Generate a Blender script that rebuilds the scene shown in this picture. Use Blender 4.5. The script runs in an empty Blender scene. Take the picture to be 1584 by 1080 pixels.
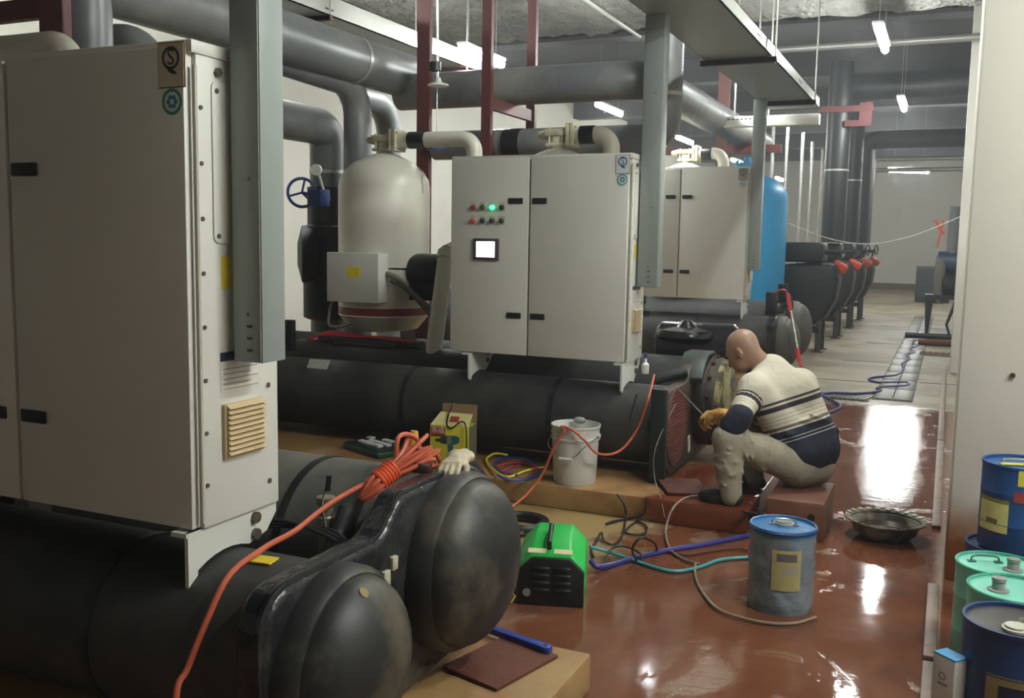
import bpy, bmesh, math, random
import numpy as np
from mathutils import Vector, Matrix

# ------------------------------------------------------------------ camera
sc = bpy.context.scene
COL = sc.collection
W, H = 1584, 1080
_c = np.array([792., 540.]); _v1 = np.array([-2516., 316.]); _v2 = np.array([1470., 385.])
FPX = float(np.sqrt(-np.dot(_v1 - _c, _v2 - _c)))
_n = lambda a: a / np.linalg.norm(a)
_dY = _n(np.array([*(_v2 - _c), FPX])); _dX = -_n(np.array([*(_v1 - _c), FPX]))
_dZ = np.cross(_dX, _dY)
if _dZ[1] > 0: _dZ = -_dZ
RW = np.array([_dX, _dY, _dZ])
CAM = np.array([0., 0., 1.6])
cam_d = bpy.data.cameras.new('camera'); cam = bpy.data.objects.new('camera', cam_d); COL.objects.link(cam)
cam_d.sensor_width = 36; cam_d.lens = FPX / W * 36; cam_d.clip_end = 200
_m = Matrix.Identity(4)
for i in range(3):
    _m[i][0] = RW[i, 0]; _m[i][1] = -RW[i, 1]; _m[i][2] = -RW[i, 2]; _m[i][3] = CAM[i]
cam.matrix_world = _m
sc.camera = cam

def at(x, y, X=None, Y=None, Z=None):
    """point of the room seen at a place in the photograph, on the plane X=, Y= or Z= (metres)"""
    r = RW @ np.array([x - 792., y - 540., FPX])
    t = (X - CAM[0]) / r[0] if X is not None else (Y - CAM[1]) / r[1] if Y is not None else (Z - CAM[2]) / r[2]
    return tuple(CAM + t * r)

# ------------------------------------------------------------------ world, exposure
wd = bpy.data.worlds.new('world'); sc.world = wd; wd.use_nodes = True
wd.node_tree.nodes['Background'].inputs[0].default_value = (.75, .8, .85, 1)
wd.node_tree.nodes['Background'].inputs[1].default_value = 0.02
_vol = wd.node_tree.nodes.new('ShaderNodeVolumeScatter')      # the thin smoky haze of the hall
_vol.inputs['Density'].default_value = .0048; _vol.inputs['Anisotropy'].default_value = .35; _vol.inputs['Color'].default_value = (.93, .95, 1, 1)
wd.node_tree.links.new(_vol.outputs[0], wd.node_tree.nodes['World Output'].inputs['Volume'])
vs = sc.view_settings
vs.view_transform = 'Standard'; vs.look = 'None'; vs.gamma = 1; vs.use_curve_mapping = False
vs.exposure = 0.70
sc.cycles.max_bounces = 6; sc.cycles.diffuse_bounces = 3; sc.cycles.glossy_bounces = 3; sc.cycles.transmission_bounces = 4; sc.cycles.volume_bounces = 0
LAMP = 150.0          # emission of the ceiling tubes

# ------------------------------------------------------------------ helpers
random.seed(7)
def lin(c):
    if isinstance(c, str):
        c = c.lstrip('#'); c = [int(c[i:i+2], 16) / 255 for i in (0, 2, 4)]
    return tuple(x / 12.92 if x <= .04045 else ((x + .055) / 1.055) ** 2.4 for x in c)

_mats = {}
def mat(name, col=None, rough=.5, metal=0., var=.12, scale=5., bump=0., bscale=60., bdist=.02, stain=None, coat=0., emit=0., spec=.5, trans=0., alpha=1.):
    """procedural material: colour with cloudy variation, optional stains with a shape of their own, fine bump"""
    if name in _mats: return _mats[name]
    m = bpy.data.materials.new(name); m.use_nodes = True; _mats[name] = m
    nt = m.node_tree; N = nt.nodes; L = nt.links; b = N['Principled BSDF']
    c = lin(col)
    b.inputs['Roughness'].default_value = rough; b.inputs['Metallic'].default_value = metal
    b.inputs['Coat Weight'].default_value = coat; b.inputs['Specular IOR Level'].default_value = spec
    b.inputs['Transmission Weight'].default_value = trans; b.inputs['Alpha'].default_value = alpha
    tc = N.new('ShaderNodeTexCoord')
    n1 = N.new('ShaderNodeTexNoise'); n1.inputs['Scale'].default_value = scale; n1.inputs['Detail'].default_value = 5
    L.new(tc.outputs['Object'], n1.inputs['Vector'])
    mx = N.new('ShaderNodeMix'); mx.data_type = 'RGBA'
    mx.inputs[6].default_value = (*[x * (1 - var) for x in c], 1); mx.inputs[7].default_value = (*[min(1, x * (1 + var)) for x in c], 1)
    L.new(n1.outputs['Fac'], mx.inputs[0])
    out = mx.outputs[2]
    if stain:
        sc_col, ssc, lo, hi, amt = stain
        n2 = N.new('ShaderNodeTexNoise'); n2.inputs['Scale'].default_value = ssc; n2.inputs['Detail'].default_value = 8; n2.inputs['Roughness'].default_value = .65
        L.new(tc.outputs['Object'], n2.inputs['Vector'])
        mr = N.new('ShaderNodeMapRange'); mr.inputs[1].default_value = lo; mr.inputs[2].default_value = hi; mr.inputs[4].default_value = amt
        L.new(n2.outputs['Fac'], mr.inputs[0])
        m2 = N.new('ShaderNodeMix'); m2.data_type = 'RGBA'; L.new(mr.outputs[0], m2.inputs[0]); L.new(out, m2.inputs[6])
        m2.inputs[7].default_value = (*lin(sc_col), 1); out = m2.outputs[2]
    L.new(out, b.inputs['Base Color'])
    if bump:
        n3 = N.new('ShaderNodeTexNoise'); n3.inputs['Scale'].default_value = bscale; n3.inputs['Detail'].default_value = 4
        L.new(tc.outputs['Object'], n3.inputs['Vector'])
        bp = N.new('ShaderNodeBump'); bp.inputs['Strength'].default_value = bump; bp.inputs['Distance'].default_value = bdist
        L.new(n3.outputs['Fac'], bp.inputs['Height']); L.new(bp.outputs['Normal'], b.inputs['Normal'])
    if emit:
        b.inputs['Emission Color'].default_value = (*c, 1); b.inputs['Emission Strength'].default_value = emit
    return m

def basis(d):
    d = Vector(d).normalized()
    u = d.orthogonal().normalized() if abs(d.z) > .99 else d.cross(Vector((0, 0, 1))).normalized()
    return u, d.cross(u).normalized()

class G:
    """collects shapes in world coordinates; build() makes ONE mesh object"""
    def __init__(s): s.v = []; s.f = []
    def add(s, v, f):
        o = len(s.v); s.v += [tuple(p) for p in v]; s.f += [tuple(i + o for i in q) for q in f]; return s
    def box(s, a, b):
        x0, y0, z0 = [min(p, q) for p, q in zip(a, b)]; x1, y1, z1 = [max(p, q) for p, q in zip(a, b)]
        return s.add([(x0,y0,z0),(x1,y0,z0),(x1,y1,z0),(x0,y1,z0),(x0,y0,z1),(x1,y0,z1),(x1,y1,z1),(x0,y1,z1)],
                     [(0,3,2,1),(4,5,6,7),(0,1,5,4),(1,2,6,5),(2,3,7,6),(3,0,4,7)])
    def obox(s, c, size, rot=(0,0,0)):
        from mathutils import Euler
        R = Euler(rot).to_matrix(); c = Vector(c)
        h = [x / 2 for x in size]
        vs_ = [c + R @ Vector((sx*h[0], sy*h[1], sz*h[2])) for sz in (-1,1) for sx, sy in ((-1,-1),(1,-1),(1,1),(-1,1))]
        return s.add(vs_, [(0,3,2,1),(4,5,6,7),(0,1,5,4),(1,2,6,5),(2,3,7,6),(3,0,4,7)])
    def bar(s, a, b, w, t, up=(0,0,1)):
        a = Vector(a); b = Vector(b); d = (b - a).normalized(); up = Vector(up)
        u = d.cross(up).normalized() * (w / 2); v = d.cross(u).normalized() * (t / 2)
        P = [a-u-v, a+u-v, a+u+v, a-u+v, b-u-v, b+u-v, b+u+v, b-u+v]
        return s.add(P, [(0,3,2,1),(4,5,6,7),(0,1,5,4),(1,2,6,5),(2,3,7,6),(3,0,4,7)])
    def lathe(s, prof, base, axis=(0,0,1), n=32, caps=True):
        base = Vector(base); ax = Vector(axis).normalized(); u, w = basis(ax)
        V = []; F = []
        for r, h in prof:
            for k in range(n):
                a = 2*math.pi*k/n
                V.append(base + ax*h + u*(r*math.cos(a)) + w*(r*math.sin(a)))
        for i in range(len(prof)-1):
            for k in range(n):
                F.append((i*n+k, i*n+(k+1)%n, (i+1)*n+(k+1)%n, (i+1)*n+k))
        if caps:
            F.append(tuple(reversed(range(n)))); F.append(tuple((len(prof)-1)*n+k for k in range(n)))
        return s.add(V, F)
    def cyl(s, a, b, r, r2=None, n=24):
        a = Vector(a); b = Vector(b); return s.lathe([(r, 0), (r if r2 is None else r2, (b-a).length)], a, b-a, n)
    def dome(s, base, axis, r, h, n=40, rim=.0, m=9):
        prof = [(r, 0)] + ([(r, rim)] if rim else []) + [(r*math.cos(t), rim + h*math.sin(t)) for t in [math.pi/2*i/m for i in range(1, m)]] + [(r*.03, rim+h)]
        return s.lathe(prof, base, axis, n)
    def tube(s, pts, r, n=10, closed=False, smooth=0, taper=None):
        P = [Vector(p) for p in pts]
        if smooth: P = catmull(P, smooth)
        N_ = len(P); V = []; F = []; up = None
        for i, p in enumerate(P):
            d = (P[min(i+1, N_-1)] - P[max(i-1, 0)]).normalized()
            if up is None: up, _w = basis(d)
            up = (up - d * up.dot(d)).normalized(); w = d.cross(up)
            rr = r if taper is None else r * taper(i/(N_-1))
            for k in range(n):
                a = 2*math.pi*k/n; V.append(p + up*(rr*math.cos(a)) + w*(rr*math.sin(a)))
        for i in range(N_-1):
            for k in range(n): F.append((i*n+k, i*n+(k+1)%n, (i+1)*n+(k+1)%n, (i+1)*n+k))
        F.append(tuple(reversed(range(n)))); F.append(tuple((N_-1)*n+k for k in range(n)))
        return s.add(V, F)
    def torus(s, c, axis, R, r, n=28, m=8, squash=1.):
        c = Vector(c); ax = Vector(axis).normalized(); u, w = basis(ax); V = []; F = []
        for i in range(n):
            a = 2*math.pi*i/n; d = u*math.cos(a) + w*math.sin(a)
            for k in range(m):
                b = 2*math.pi*k/m; V.append(c + d*(R + r*math.cos(b)) + ax*(r*squash*math.sin(b)))
        for i in range(n):
            for k in range(m): F.append((i*m+k, ((i+1)%n)*m+k, ((i+1)%n)*m+(k+1)%m, i*m+(k+1)%m))
        return s.add(V, F)
    def prism(s, poly, plane, lo, hi):
        """poly of 2D points in plane 'XY','YZ','XZ', extruded lo..hi on the third axis"""
        def p3(p, h): return {'XY': (p[0], p[1], h), 'YZ': (h, p[0], p[1]), 'XZ': (p[0], h, p[1])}[plane]
        n = len(poly); V = [p3(p, lo) for p in poly] + [p3(p, hi) for p in poly]
        return s.add(V, [tuple(reversed(range(n))), tuple(range(n, 2*n))] + [(i, (i+1)%n, n+(i+1)%n, n+i) for i in range(n)])
    def ball(s, c, r, n=16, m=10, sc3=(1,1,1)):
        V = []; F = []
        for j in range(1, m):
            t = math.pi*j/m
            for k in range(n):
                a = 2*math.pi*k/n; V.append((c[0]+r*sc3[0]*math.sin(t)*math.cos(a), c[1]+r*sc3[1]*math.sin(t)*math.sin(a), c[2]+r*sc3[2]*math.cos(t)))
        for j in range(m-2):
            for k in range(n): F.append((j*n+k, (j+1)*n+k, (j+1)*n+(k+1)%n, j*n+(k+1)%n))
        V += [(c[0],c[1],c[2]+r*sc3[2]), (c[0],c[1],c[2]-r*sc3[2])]; t0 = len(V)-2
        for k in range(n): F.append((t0, k, (k+1)%n)); F.append((t0+1, (m-2)*n+(k+1)%n, (m-2)*n+k))
        return s.add(V, F)
    def build(s, name, material, parent=None, bevel=0., seg=2, angle=35, noise=0.):
        if parent is None:
            a = np.array(s.v); org = Vector(((a[:,0].min()+a[:,0].max())/2, (a[:,1].min()+a[:,1].max())/2, a[:,2].min()))
        else: org = Vector(parent['_o'])
        me = bpy.data.meshes.new(name)
        me.from_pydata([tuple(Vector(p) - org) for p in s.v], [], s.f)
        bm = bmesh.new(); bm.from_mesh(me)
        bmesh.ops.recalc_face_normals(bm, faces=bm.faces)
        if bevel:
            ed = [e for e in bm.edges if len(e.link_faces) == 2 and e.calc_face_angle(0) > math.radians(30)]
            bmesh.ops.bevel(bm, geom=ed, offset=bevel, segments=seg, profile=.5, affect='EDGES', clamp_overlap=True)
        bm.to_mesh(me); bm.free()
        me.polygons.foreach_set('use_smooth', [True]*len(me.polygons))
        me.set_sharp_from_angle(angle=math.radians(angle))
        o = bpy.data.objects.new(name, me); COL.objects.link(o)
        if material: me.materials.append(material)
        if parent is None: o.location = org
        else: o.parent = parent
        o['_o'] = tuple(org)
        return o

def catmull(P, k):
    P = [Vector(p) for p in P]; out = []
    for i in range(len(P)-1):
        p0 = P[max(i-1,0)]; p1 = P[i]; p2 = P[i+1]; p3 = P[min(i+2,len(P)-1)]
        for j in range(k):
            t = j/k
            out.append(.5*((2*p1)+(p2-p0)*t+(2*p0-5*p1+4*p2-p3)*t*t+(3*p1-p0-3*p2+p3)*t**3))
    out.append(P[-1]); return out

def fillet(pts, rad, m=8):
    """polyline with rounded elbows"""
    P = [Vector(p) for p in pts]; out = [P[0]]
    for i in range(1, len(P)-1):
        a = (P[i-1]-P[i]).normalized(); b = (P[i+1]-P[i]).normalized()
        ang = a.angle(b); d = min(rad/math.tan(ang/2), (P[i-1]-P[i]).length*.98, (P[i+1]-P[i]).length*.98)
        s_ = P[i]+a*d; e = P[i]+b*d
        for j in range(m+1):
            t = j/m
            # quadratic arc approximates the elbow closely enough for 90 degrees with weight
            w = math.sin(ang/2)
            q = ((1-t)**2*s_ + 2*t*(1-t)*w*P[i] + t*t*e) / ((1-t)**2 + 2*t*(1-t)*w + t*t)
            out.append(q)
    out.append(P[-1]); return out

def tag(o, label, cat, group=None):
    o['label'] = label; o['category'] = cat
    if group: o['group'] = group
    return o
def struct(o): o['kind'] = 'structure'; return o
def thing(name, loc, label, cat, group=None):
    o = bpy.data.objects.new(name, None); COL.objects.link(o); o.location = loc; o['_o'] = tuple(loc); o.empty_display_size = .1
    return tag(o, label, cat, group)

def text_part(name, body, parent, origin, xdir, ydir, size, material, depth=.0006, align='CENTER'):
    """lettering as thin mesh: origin in world, xdir / ydir unit directions"""
    cu = bpy.data.curves.new('t', 'FONT'); cu.body = body; cu.size = size; cu.align_x = align; cu.align_y = 'CENTER'; cu.extrude = depth; cu.resolution_u = 3
    ob = bpy.data.objects.new('t', cu)
    COL.objects.link(ob); dg = bpy.context.evaluated_depsgraph_get(); dg.update()
    me = bpy.data.meshes.new_from_object(ob.evaluated_get(dg)); bpy.data.objects.remove(ob); bpy.data.curves.remove(cu)
    x = Vector(xdir).normalized(); y = Vector(ydir).normalized(); z = x.cross(y)
    R = Matrix((x, y, z)).transposed(); org = Vector(parent['_o'])
    for v in me.vertices: v.co = R @ v.co + Vector(origin) - org
    me.name = name; me.materials.clear(); me.materials.append(material)
    o = bpy.data.objects.new(name, me); COL.objects.link(o); o.parent = parent; o['_o'] = tuple(org)
    return o

# ------------------------------------------------------------------ materials
CREAM = mat('cream_paint', '#cecdc5', .42, var=.05, scale=3, bump=.03, bscale=250)
CREAMD = mat('cream_dark_edge', '#6d675a', .6)
TANKC = mat('tank_cream_paint', '#cdc9bb', .35, var=.05, scale=3, bump=.04, bscale=30)
SLOT = mat('black_plastic', '#15161a', .45, var=.1)
FOAM = mat('black_rubber_insulation', '#1f2123', .62, var=.35, scale=2.2, bump=.12, bscale=14, stain=('#57524a', 1.6, .45, .7, .5))
FOAMG = mat('grey_dusty_insulation', '#4a4b4a', .6, var=.25, scale=2.5, bump=.12, bscale=10, stain=('#77705f', 2.2, .44, .66, .6))
WRAP = mat('glossy_black_wrap', '#1b1d20', .25, var=.35, scale=6, bump=.7, bscale=11, stain=('#4e4a44', 4, .5, .7, .5))
CAPB = mat('dusty_black_cap', '#1e1f1f', .5, var=.3, scale=4, bump=.12, bscale=12, stain=('#6a624f', 2.6, .46, .66, .7))
PIPEB = mat('black_pipe_lagging', '#5f6264', .38, var=.25, scale=1.5, bump=.08, bscale=8, stain=('#959188', 1.3, .48, .7, .55))
TAPE = mat('black_tape', '#17181b', .4, var=.15)
GALV = mat('grey_painted_steel', '#8f9894', .45, metal=.15, var=.06, scale=3)
GALVB = mat('galvanised_steel', '#a9aaa4', .38, metal=.6, var=.15, scale=8)
REDST = mat('red_oxide_steel', '#582b2a', .6, var=.2, scale=4, stain=('#6e403c', 6, .5, .8, .5))
WALL = mat('white_wall_paint', '#d6d2c8', .7, var=.05, scale=1.2, bump=.05, bscale=30, stain=('#b5ae9e', .8, .55, .8, .4))
CONC = mat('rough_concrete_ceiling', '#716f6a', .95, var=.35, scale=4, bump=1.0, bscale=15, bdist=.08)
CONCD = mat('dark_concrete_ceiling', '#4b4c4d', .9, var=.2, scale=2, bump=.4, bscale=8)
PLINTH = mat('stained_concrete', '#94764a', .55, var=.25, scale=3, bump=.15, bscale=20, stain=('#7a431f', 2.6, .42, .7, .85))
def _mud_plinth():
    nt = PLINTH.node_tree; N = nt.nodes; L = nt.links; b = N['Principled BSDF']; src = b.inputs['Base Color'].links[0].from_socket
    geo = N.new('ShaderNodeNewGeometry'); sep = N.new('ShaderNodeSeparateXYZ'); L.new(geo.outputs['Position'], sep.inputs[0])
    n = N.new('ShaderNodeTexNoise'); n.inputs['Scale'].default_value = 2.2; n.inputs['Detail'].default_value = 6; L.new(geo.outputs['Position'], n.inputs['Vector'])
    ad = N.new('ShaderNodeMath'); ad.operation = 'MULTIPLY_ADD'; ad.inputs[1].default_value = 1.2; L.new(n.outputs['Fac'], ad.inputs[0]); L.new(sep.outputs['X'], ad.inputs[2])
    far = N.new('ShaderNodeMapRange'); far.inputs[1].default_value = 4; far.inputs[2].default_value = 4.2; L.new(sep.outputs['Y'], far.inputs[0])
    mr = N.new('ShaderNodeMapRange'); mr.inputs[1].default_value = -1.02; mr.inputs[2].default_value = -.78; L.new(ad.outputs[0], mr.inputs[0])
    mu = N.new('ShaderNodeMath'); mu.operation = 'MULTIPLY'; L.new(mr.outputs[0], mu.inputs[0]); L.new(far.outputs[0], mu.inputs[1])
    mx = N.new('ShaderNodeMix'); mx.data_type = 'RGBA'; L.new(mu.outputs[0], mx.inputs[0]); L.new(src, mx.inputs[6]); mx.inputs[7].default_value = (*lin('#63301b'), 1)
    L.new(mx.outputs[2], b.inputs['Base Color'])
    rr = N.new('ShaderNodeMapRange'); rr.inputs[3].default_value = .55; rr.inputs[4].default_value = .15; L.new(mu.outputs[0], rr.inputs[0]); L.new(rr.outputs[0], b.inputs['Roughness'])
_mud_plinth()
ORANGE = mat('orange_cord', '#b8573a', .45, var=.1)
STEEL = mat('bright_steel', '#b9b9b5', .25, metal=.9, var=.1)
BLUEP = mat('blue_drum_paint', '#1a3b6c', .35, var=.18, scale=5, stain=('#0f2340', 3, .55, .8, .6))
YELLOW = mat('yellow_label', '#d8c22c', .5, var=.08)
WHITE = mat('white_paper', '#d8d6cf', .6, var=.05)
GLASSW = mat('white_plastic', '#d9d7d0', .4, var=.05)
RUST = mat('rust_brown', '#5a2f20', .8, var=.35, scale=12, bump=.3, bscale=60)
LIT = mat('lit_tube', '#fafffa', .4, emit=LAMP, var=0)
# ================================================================== THE SETTING
def floor_material():
    m = bpy.data.materials.new('wet_muddy_floor'); m.use_nodes = True; nt = m.node_tree; N = nt.nodes; L = nt.links; b = N['Principled BSDF']
    geo = N.new('ShaderNodeNewGeometry'); sep = N.new('ShaderNodeSeparateXYZ'); L.new(geo.outputs['Position'], sep.inputs[0])
    def noise(scale, detail=6, rough=.6, dist=0., vec=None):
        n = N.new('ShaderNodeTexNoise'); n.inputs['Scale'].default_value = scale; n.inputs['Detail'].default_value = detail; n.inputs['Roughness'].default_value = rough; n.inputs['Distortion'].default_value = dist
        L.new(vec or geo.outputs['Position'], n.inputs['Vector']); return n.outputs['Fac']
    def rng(x, a, b_, c=0., d=1.):
        r = N.new('ShaderNodeMapRange'); r.interpolation_type = 'SMOOTHSTEP'
        for i, v in enumerate((a, b_, c, d)): r.inputs[i+1].default_value = v
        L.new(x, r.inputs[0]); return r.outputs[0]
    def op(o, a, b_):
        n = N.new('ShaderNodeMath'); n.operation = o
        for i, v in enumerate((a, b_)):
            if isinstance(v, (int, float)): n.inputs[i].default_value = v
            else: L.new(v, n.inputs[i])
        return n.outputs[0]
    def mix(f, a, b_):
        n = N.new('ShaderNodeMix'); n.data_type = 'RGBA'; L.new(f, n.inputs[0])
        for i, v in ((6, a), (7, b_)):
            if isinstance(v, str): n.inputs[i].default_value = (*lin(v), 1)
            else: L.new(v, n.inputs[i])
        return n.outputs[2]
    big = noise(.9, 5, .6, .6); mid = noise(3.2, 6); fine = noise(26, 5)
    # where the muddy water stands: towards the camera of a wandering line at Y 10.3, right of the plinths
    ywob = op('ADD', sep.outputs['Y'], op('MULTIPLY', op('SUBTRACT', big, .5), 2.6))
    wet = rng(ywob, 10.9, 10.2)
    dryx = op('ADD', sep.outputs['X'], op('MULTIPLY', op('SUBTRACT', mid, .5), .9))
    dryy = op('ADD', sep.outputs['Y'], op('MULTIPLY', op('SUBTRACT', mid, .5), 1.0))
    patch = op('MULTIPLY', rng(dryx, -1.35, -1.75), rng(dryy, 4.25, 4.6))       # silted ledge beside the second machine
    red = op('MULTIPLY', wet, op('SUBTRACT', 1., patch))
    dry = mix(mid, '#857a67', '#9d917b'); dry = mix(rng(big, .46, .6, 0, .75), dry, '#6f624d')
    mud = mix(mid, '#603824', '#744631'); mud = mix(rng(big, .48, .7, 0, .8), mud, '#80594a'); mud = mix(rng(noise(1.7, 7, .7, 1.2), .62, .75, 0, .55), mud, '#8f7762')
    silt = mix(mid, '#8c7447', '#a38a58'); silt = mix(rng(big, .45, .7), silt, '#7d5228')
    col = mix(red, dry, mud); col = mix(op('MULTIPLY', patch, wet), col, silt)
    L.new(col, b.inputs['Base Color'])
    # still muddy water, with gritty silt islands standing just out of it
    isl = noise(1.15, 8, .68, 1.1); grit = rng(isl, .58, .625)
    col2 = mix(op('MULTIPLY', op('MULTIPLY', grit, red), .45), col, '#9a8672'); L.new(col2, b.inputs['Base Color'])
    rr = rng(noise(.8, 4, .6, .8), .35, .7, .025, .09)
    rr = op('ADD', op('ADD', rr, op('MULTIPLY', grit, .10)), op('MULTIPLY', rng(sep.outputs['Y'], 6.0, 8.0), .012))
    rough = op('ADD', op('MULTIPLY', red, rr), op('MULTIPLY', op('SUBTRACT', 1., red), .55))
    L.new(rough, b.inputs['Roughness'])
    ripple = rng(sep.outputs['Y'], 5.2, 7.0)                                   # ruffled where the water runs in from the drain
    st = op('ADD', op('ADD', op('MULTIPLY', grit, .75), op('MULTIPLY', ripple, .07)), .022)
    vm = N.new('ShaderNodeVectorMath'); vm.operation = 'MULTIPLY'; vm.inputs[1].default_value = (1.0, 2.6, 1.0); L.new(geo.outputs['Position'], vm.inputs[0])
    hgt = op('ADD', op('ADD', op('MULTIPLY', noise(46, 5, .7), .55), op('MULTIPLY', noise(9, 3), .8)), op('MULTIPLY', noise(5, 4, .6, .4, vm.outputs[0]), 1.6))
    bp = N.new('ShaderNodeBump'); bp.inputs['Distance'].default_value = .012; L.new(st, bp.inputs['Strength']); L.new(hgt, bp.inputs['Height'])
    L.new(bp.outputs['Normal'], b.inputs['Normal'])
    return m
FLOOR = floor_material()

g = G(); g.box((-9, -3, -.25), (4, 41, 0)); struct(g.build('floor', FLOOR))
g = G(); g.box((-9.2, -3, 0), (-9, 41, 5.4)); struct(g.build('wall_left', WALL))
g = G(); g.box((3.5, -3, 0), (3.7, 41, 5.4)); struct(g.build('wall_right', WALL))
g = G(); g.box((-9, 40.6, 0), (3.5, 40.8, 5.4)); struct(g.build('wall_back', WALL))
g = G(); g.box((-9, -3.2, 0), (3.5, -3, 5.4)); struct(g.build('wall_front', WALL))
SKIRT = mat('brown_skirting', '#6d5a48', .6)
g = G(); g.box((-9, 40.55, 0), (3.5, 40.6, .22)); struct(g.build('baseboard_back', SKIRT))
# ceiling: rough sprayed slab over the machines, a higher dark bay beyond with its own beams
g = G(); g.box((-9, -3, 4.2), (3.5, 11.7, 4.6)); slab = struct(g.build('ceiling', CONC))
def displace(o, cuts, amp):
    bm = bmesh.new(); bm.from_mesh(o.data)
    bmesh.ops.subdivide_edges(bm, edges=bm.edges[:], cuts=cuts, use_grid_fill=True)
    rnd = random.Random(3)
    for v in bm.verts:
        if v.co.z < .05: v.co.z += rnd.uniform(-amp, amp)
    bm.to_mesh(o.data); bm.free()
displace(slab, 110, .035)
g = G(); g.box((-9, 11.7, 5.2), (3.5, 40.6, 5.4)); struct(g.build('ceiling_back', CONCD))
for i, y in enumerate((14.5, 19.0, 23.5, 28.0, 32.5, 37.0)):
    g = G(); g.box((-9, y, 4.75), (3.5, y+.4, 5.2)); o = struct(g.build('ceiling_beam', CONCD))
# white pillars on the right of the aisle
def pillar(nm, x, y, w, stain):
    g = G(); g.box((x, y, 0), (x+w, y+w, 4.3 if y < 11 else 5.2)); o = struct(g.build(nm, stain, bevel=.01)); return o
def pillar_material():
    m = mat('pillar_paint', '#e3dfd3', .6, var=.04, scale=1.0, bump=.04, bscale=40)
    nt = m.node_tree; N = nt.nodes; L = nt.links; b = N['Principled BSDF']
    src = b.inputs['Base Color'].links[0].from_socket
    geo = N.new('ShaderNodeNewGeometry'); sep = N.new('ShaderNodeSeparateXYZ'); L.new(geo.outputs['Position'], sep.inputs[0])
    n = N.new('ShaderNodeTexNoise'); n.inputs['Scale'].default_value = 5; n.inputs['Detail'].default_value = 6; L.new(geo.outputs['Position'], n.inputs['Vector'])
    ad = N.new('ShaderNodeMath'); ad.operation = 'MULTIPLY_ADD'; ad.inputs[1].default_value = .35; L.new(n.outputs['Fac'], ad.inputs[0]); L.new(sep.outputs['Z'], ad.inputs[2])
    mr = N.new('ShaderNodeMapRange'); mr.inputs[1].default_value = .62; mr.inputs[2].default_value = .36; L.new(ad.outputs[0], mr.inputs[0])
    mx = N.new('ShaderNodeMix'); mx.data_type = 'RGBA'; L.new(mr.outputs[0], mx.inputs[0]); L.new(src, mx.inputs[6]); mx.inputs[7].default_value = (*lin('#9a5c2c'), 1)
    L.new(mx.outputs[2], b.inputs['Base Color']); return m
PILLAR = pillar_material()
p1 = pillar('pillar_near', .075, 5.0, .75, PILLAR)
g = G(); g.cyl((.30, 5.0, 1.02), (.30, 4.985, 1.02), .012, n=12)
g.build('bolt', mat('dark_bolt', '#3b352e', .6), p1)
p2 = pillar('pillar_far', .09, 13.6, .75, WALL)
# pale kerb strip along the right edge of the aisle, broken where mud covers it
KERB = mat('kerb_paint', '#7d6a5c', .5, var=.2, scale=6, stain=('#6b3a26', 5, .5, .65, .8))
for k, (y0, y1) in enumerate(((2.2, 3.9), (3.95, 4.85), (5.9, 8.6), (8.65, 13.5))):
    g = G(); g.box((.0, y0, 0), (.05, y1, .022)); o = struct(g.build('trim_kerb', KERB, bevel=.004))
# machine plinths
def plinth(i, x0, x1, y0, y1, z):
    g = G(); g.box((x0, y0, 0), (x1, y1, z)); return struct(g.build('plinth', PLINTH, bevel=.012))
plinth(1, -6.6, -1.08, 1.62, 3.13, .14)
plinth(2, -6.6, -.93, 5.27, 6.95, .14)
plinth(3, -6.6, -1.62, 9.2, 10.95, .34)

# expansion joints across the dry part of the aisle floor
JOINT = mat('floor_joint', '#4a4034', .8)
for k, (y_, x0_, x1_) in enumerate(((12.1, -1.5, -.68), (14.3, -1.3, -.68), (17.2, -1.2, -.68), (12.4, -.24, 3.4), (21.0, -1.2, 3.4))):
    g = G(); g.box((x0_, y_, 0), (x1_, y_+.03, .003)); struct(g.build('trim_joint', JOINT))
# covered drainage channel along the aisle
DRAIN = mat('drain_plate', '#4f473e', .4, metal=.25, var=.3, scale=7, bump=.25, bscale=45, stain=('#3a342e', 5, .5, .75, .6))
dr = G(); dr.box((-.66, 10.75, 0), (-.26, 24.6, .004)); drain = struct(dr.build('floor_drain', mat('drain_joint', '#2c2824', .6)))
y = 10.8
while y < 24:
    for xa in (-.645, -.455):
        g = G(); g.box((xa, y, .002), (xa+.18, y+.78, .012)); g.build('drain_cover', DRAIN, drain, bevel=.003)
    y += .8
# slotted floor grate in front of the dry aisle
gr = G(); gr.box((-1.25, 10.55, .0), (-.68, 10.95, .008)); grate = tag(gr.build('floor_grate', mat('grate_dark', '#141414', .5)), 'black slotted metal grate lying on the wet aisle floor', 'grate')
for k in range(13):
    g = G(); x = -1.235 + k*.044
    g.obox((x+.012, 10.75, .014), (.02, .36, .012), (0, 0, -.25)); g.build('bar', mat('grate_bar', '#8b8780', .4, metal=.5), grate)
# ================================================================== THE THREE CHILLERS
XR, XS, XL = -1.815, -2.49, -3.06          # cabinet right side, door seam, left side
CAPG = mat('grey_dusty_cap', '#4d4b47', .6, var=.25, scale=4, bump=.1, bscale=12, stain=('#6a6252', 3.0, .5, .85, .5))
GRILLE = mat('beige_grille', '#b9a37b', .55, var=.12, scale=9)
GOLD = mat('sticker_gold', '#c9bda4', .4, var=.1); STWH = mat('sticker_white', '#cfd6d6', .4, var=.05)
NAVY = mat('sticker_navy', '#1f2f47', .4); SGREEN = mat('sticker_green', '#2f8f6c', .4); SBLUE = mat('sticker_blue', '#2f7fa0', .4); SGREY = mat('sticker_grey', '#8d8a83', .5)
SCREWM = mat('screw_zinc', '#6b6860', .4, metal=.7)

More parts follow.
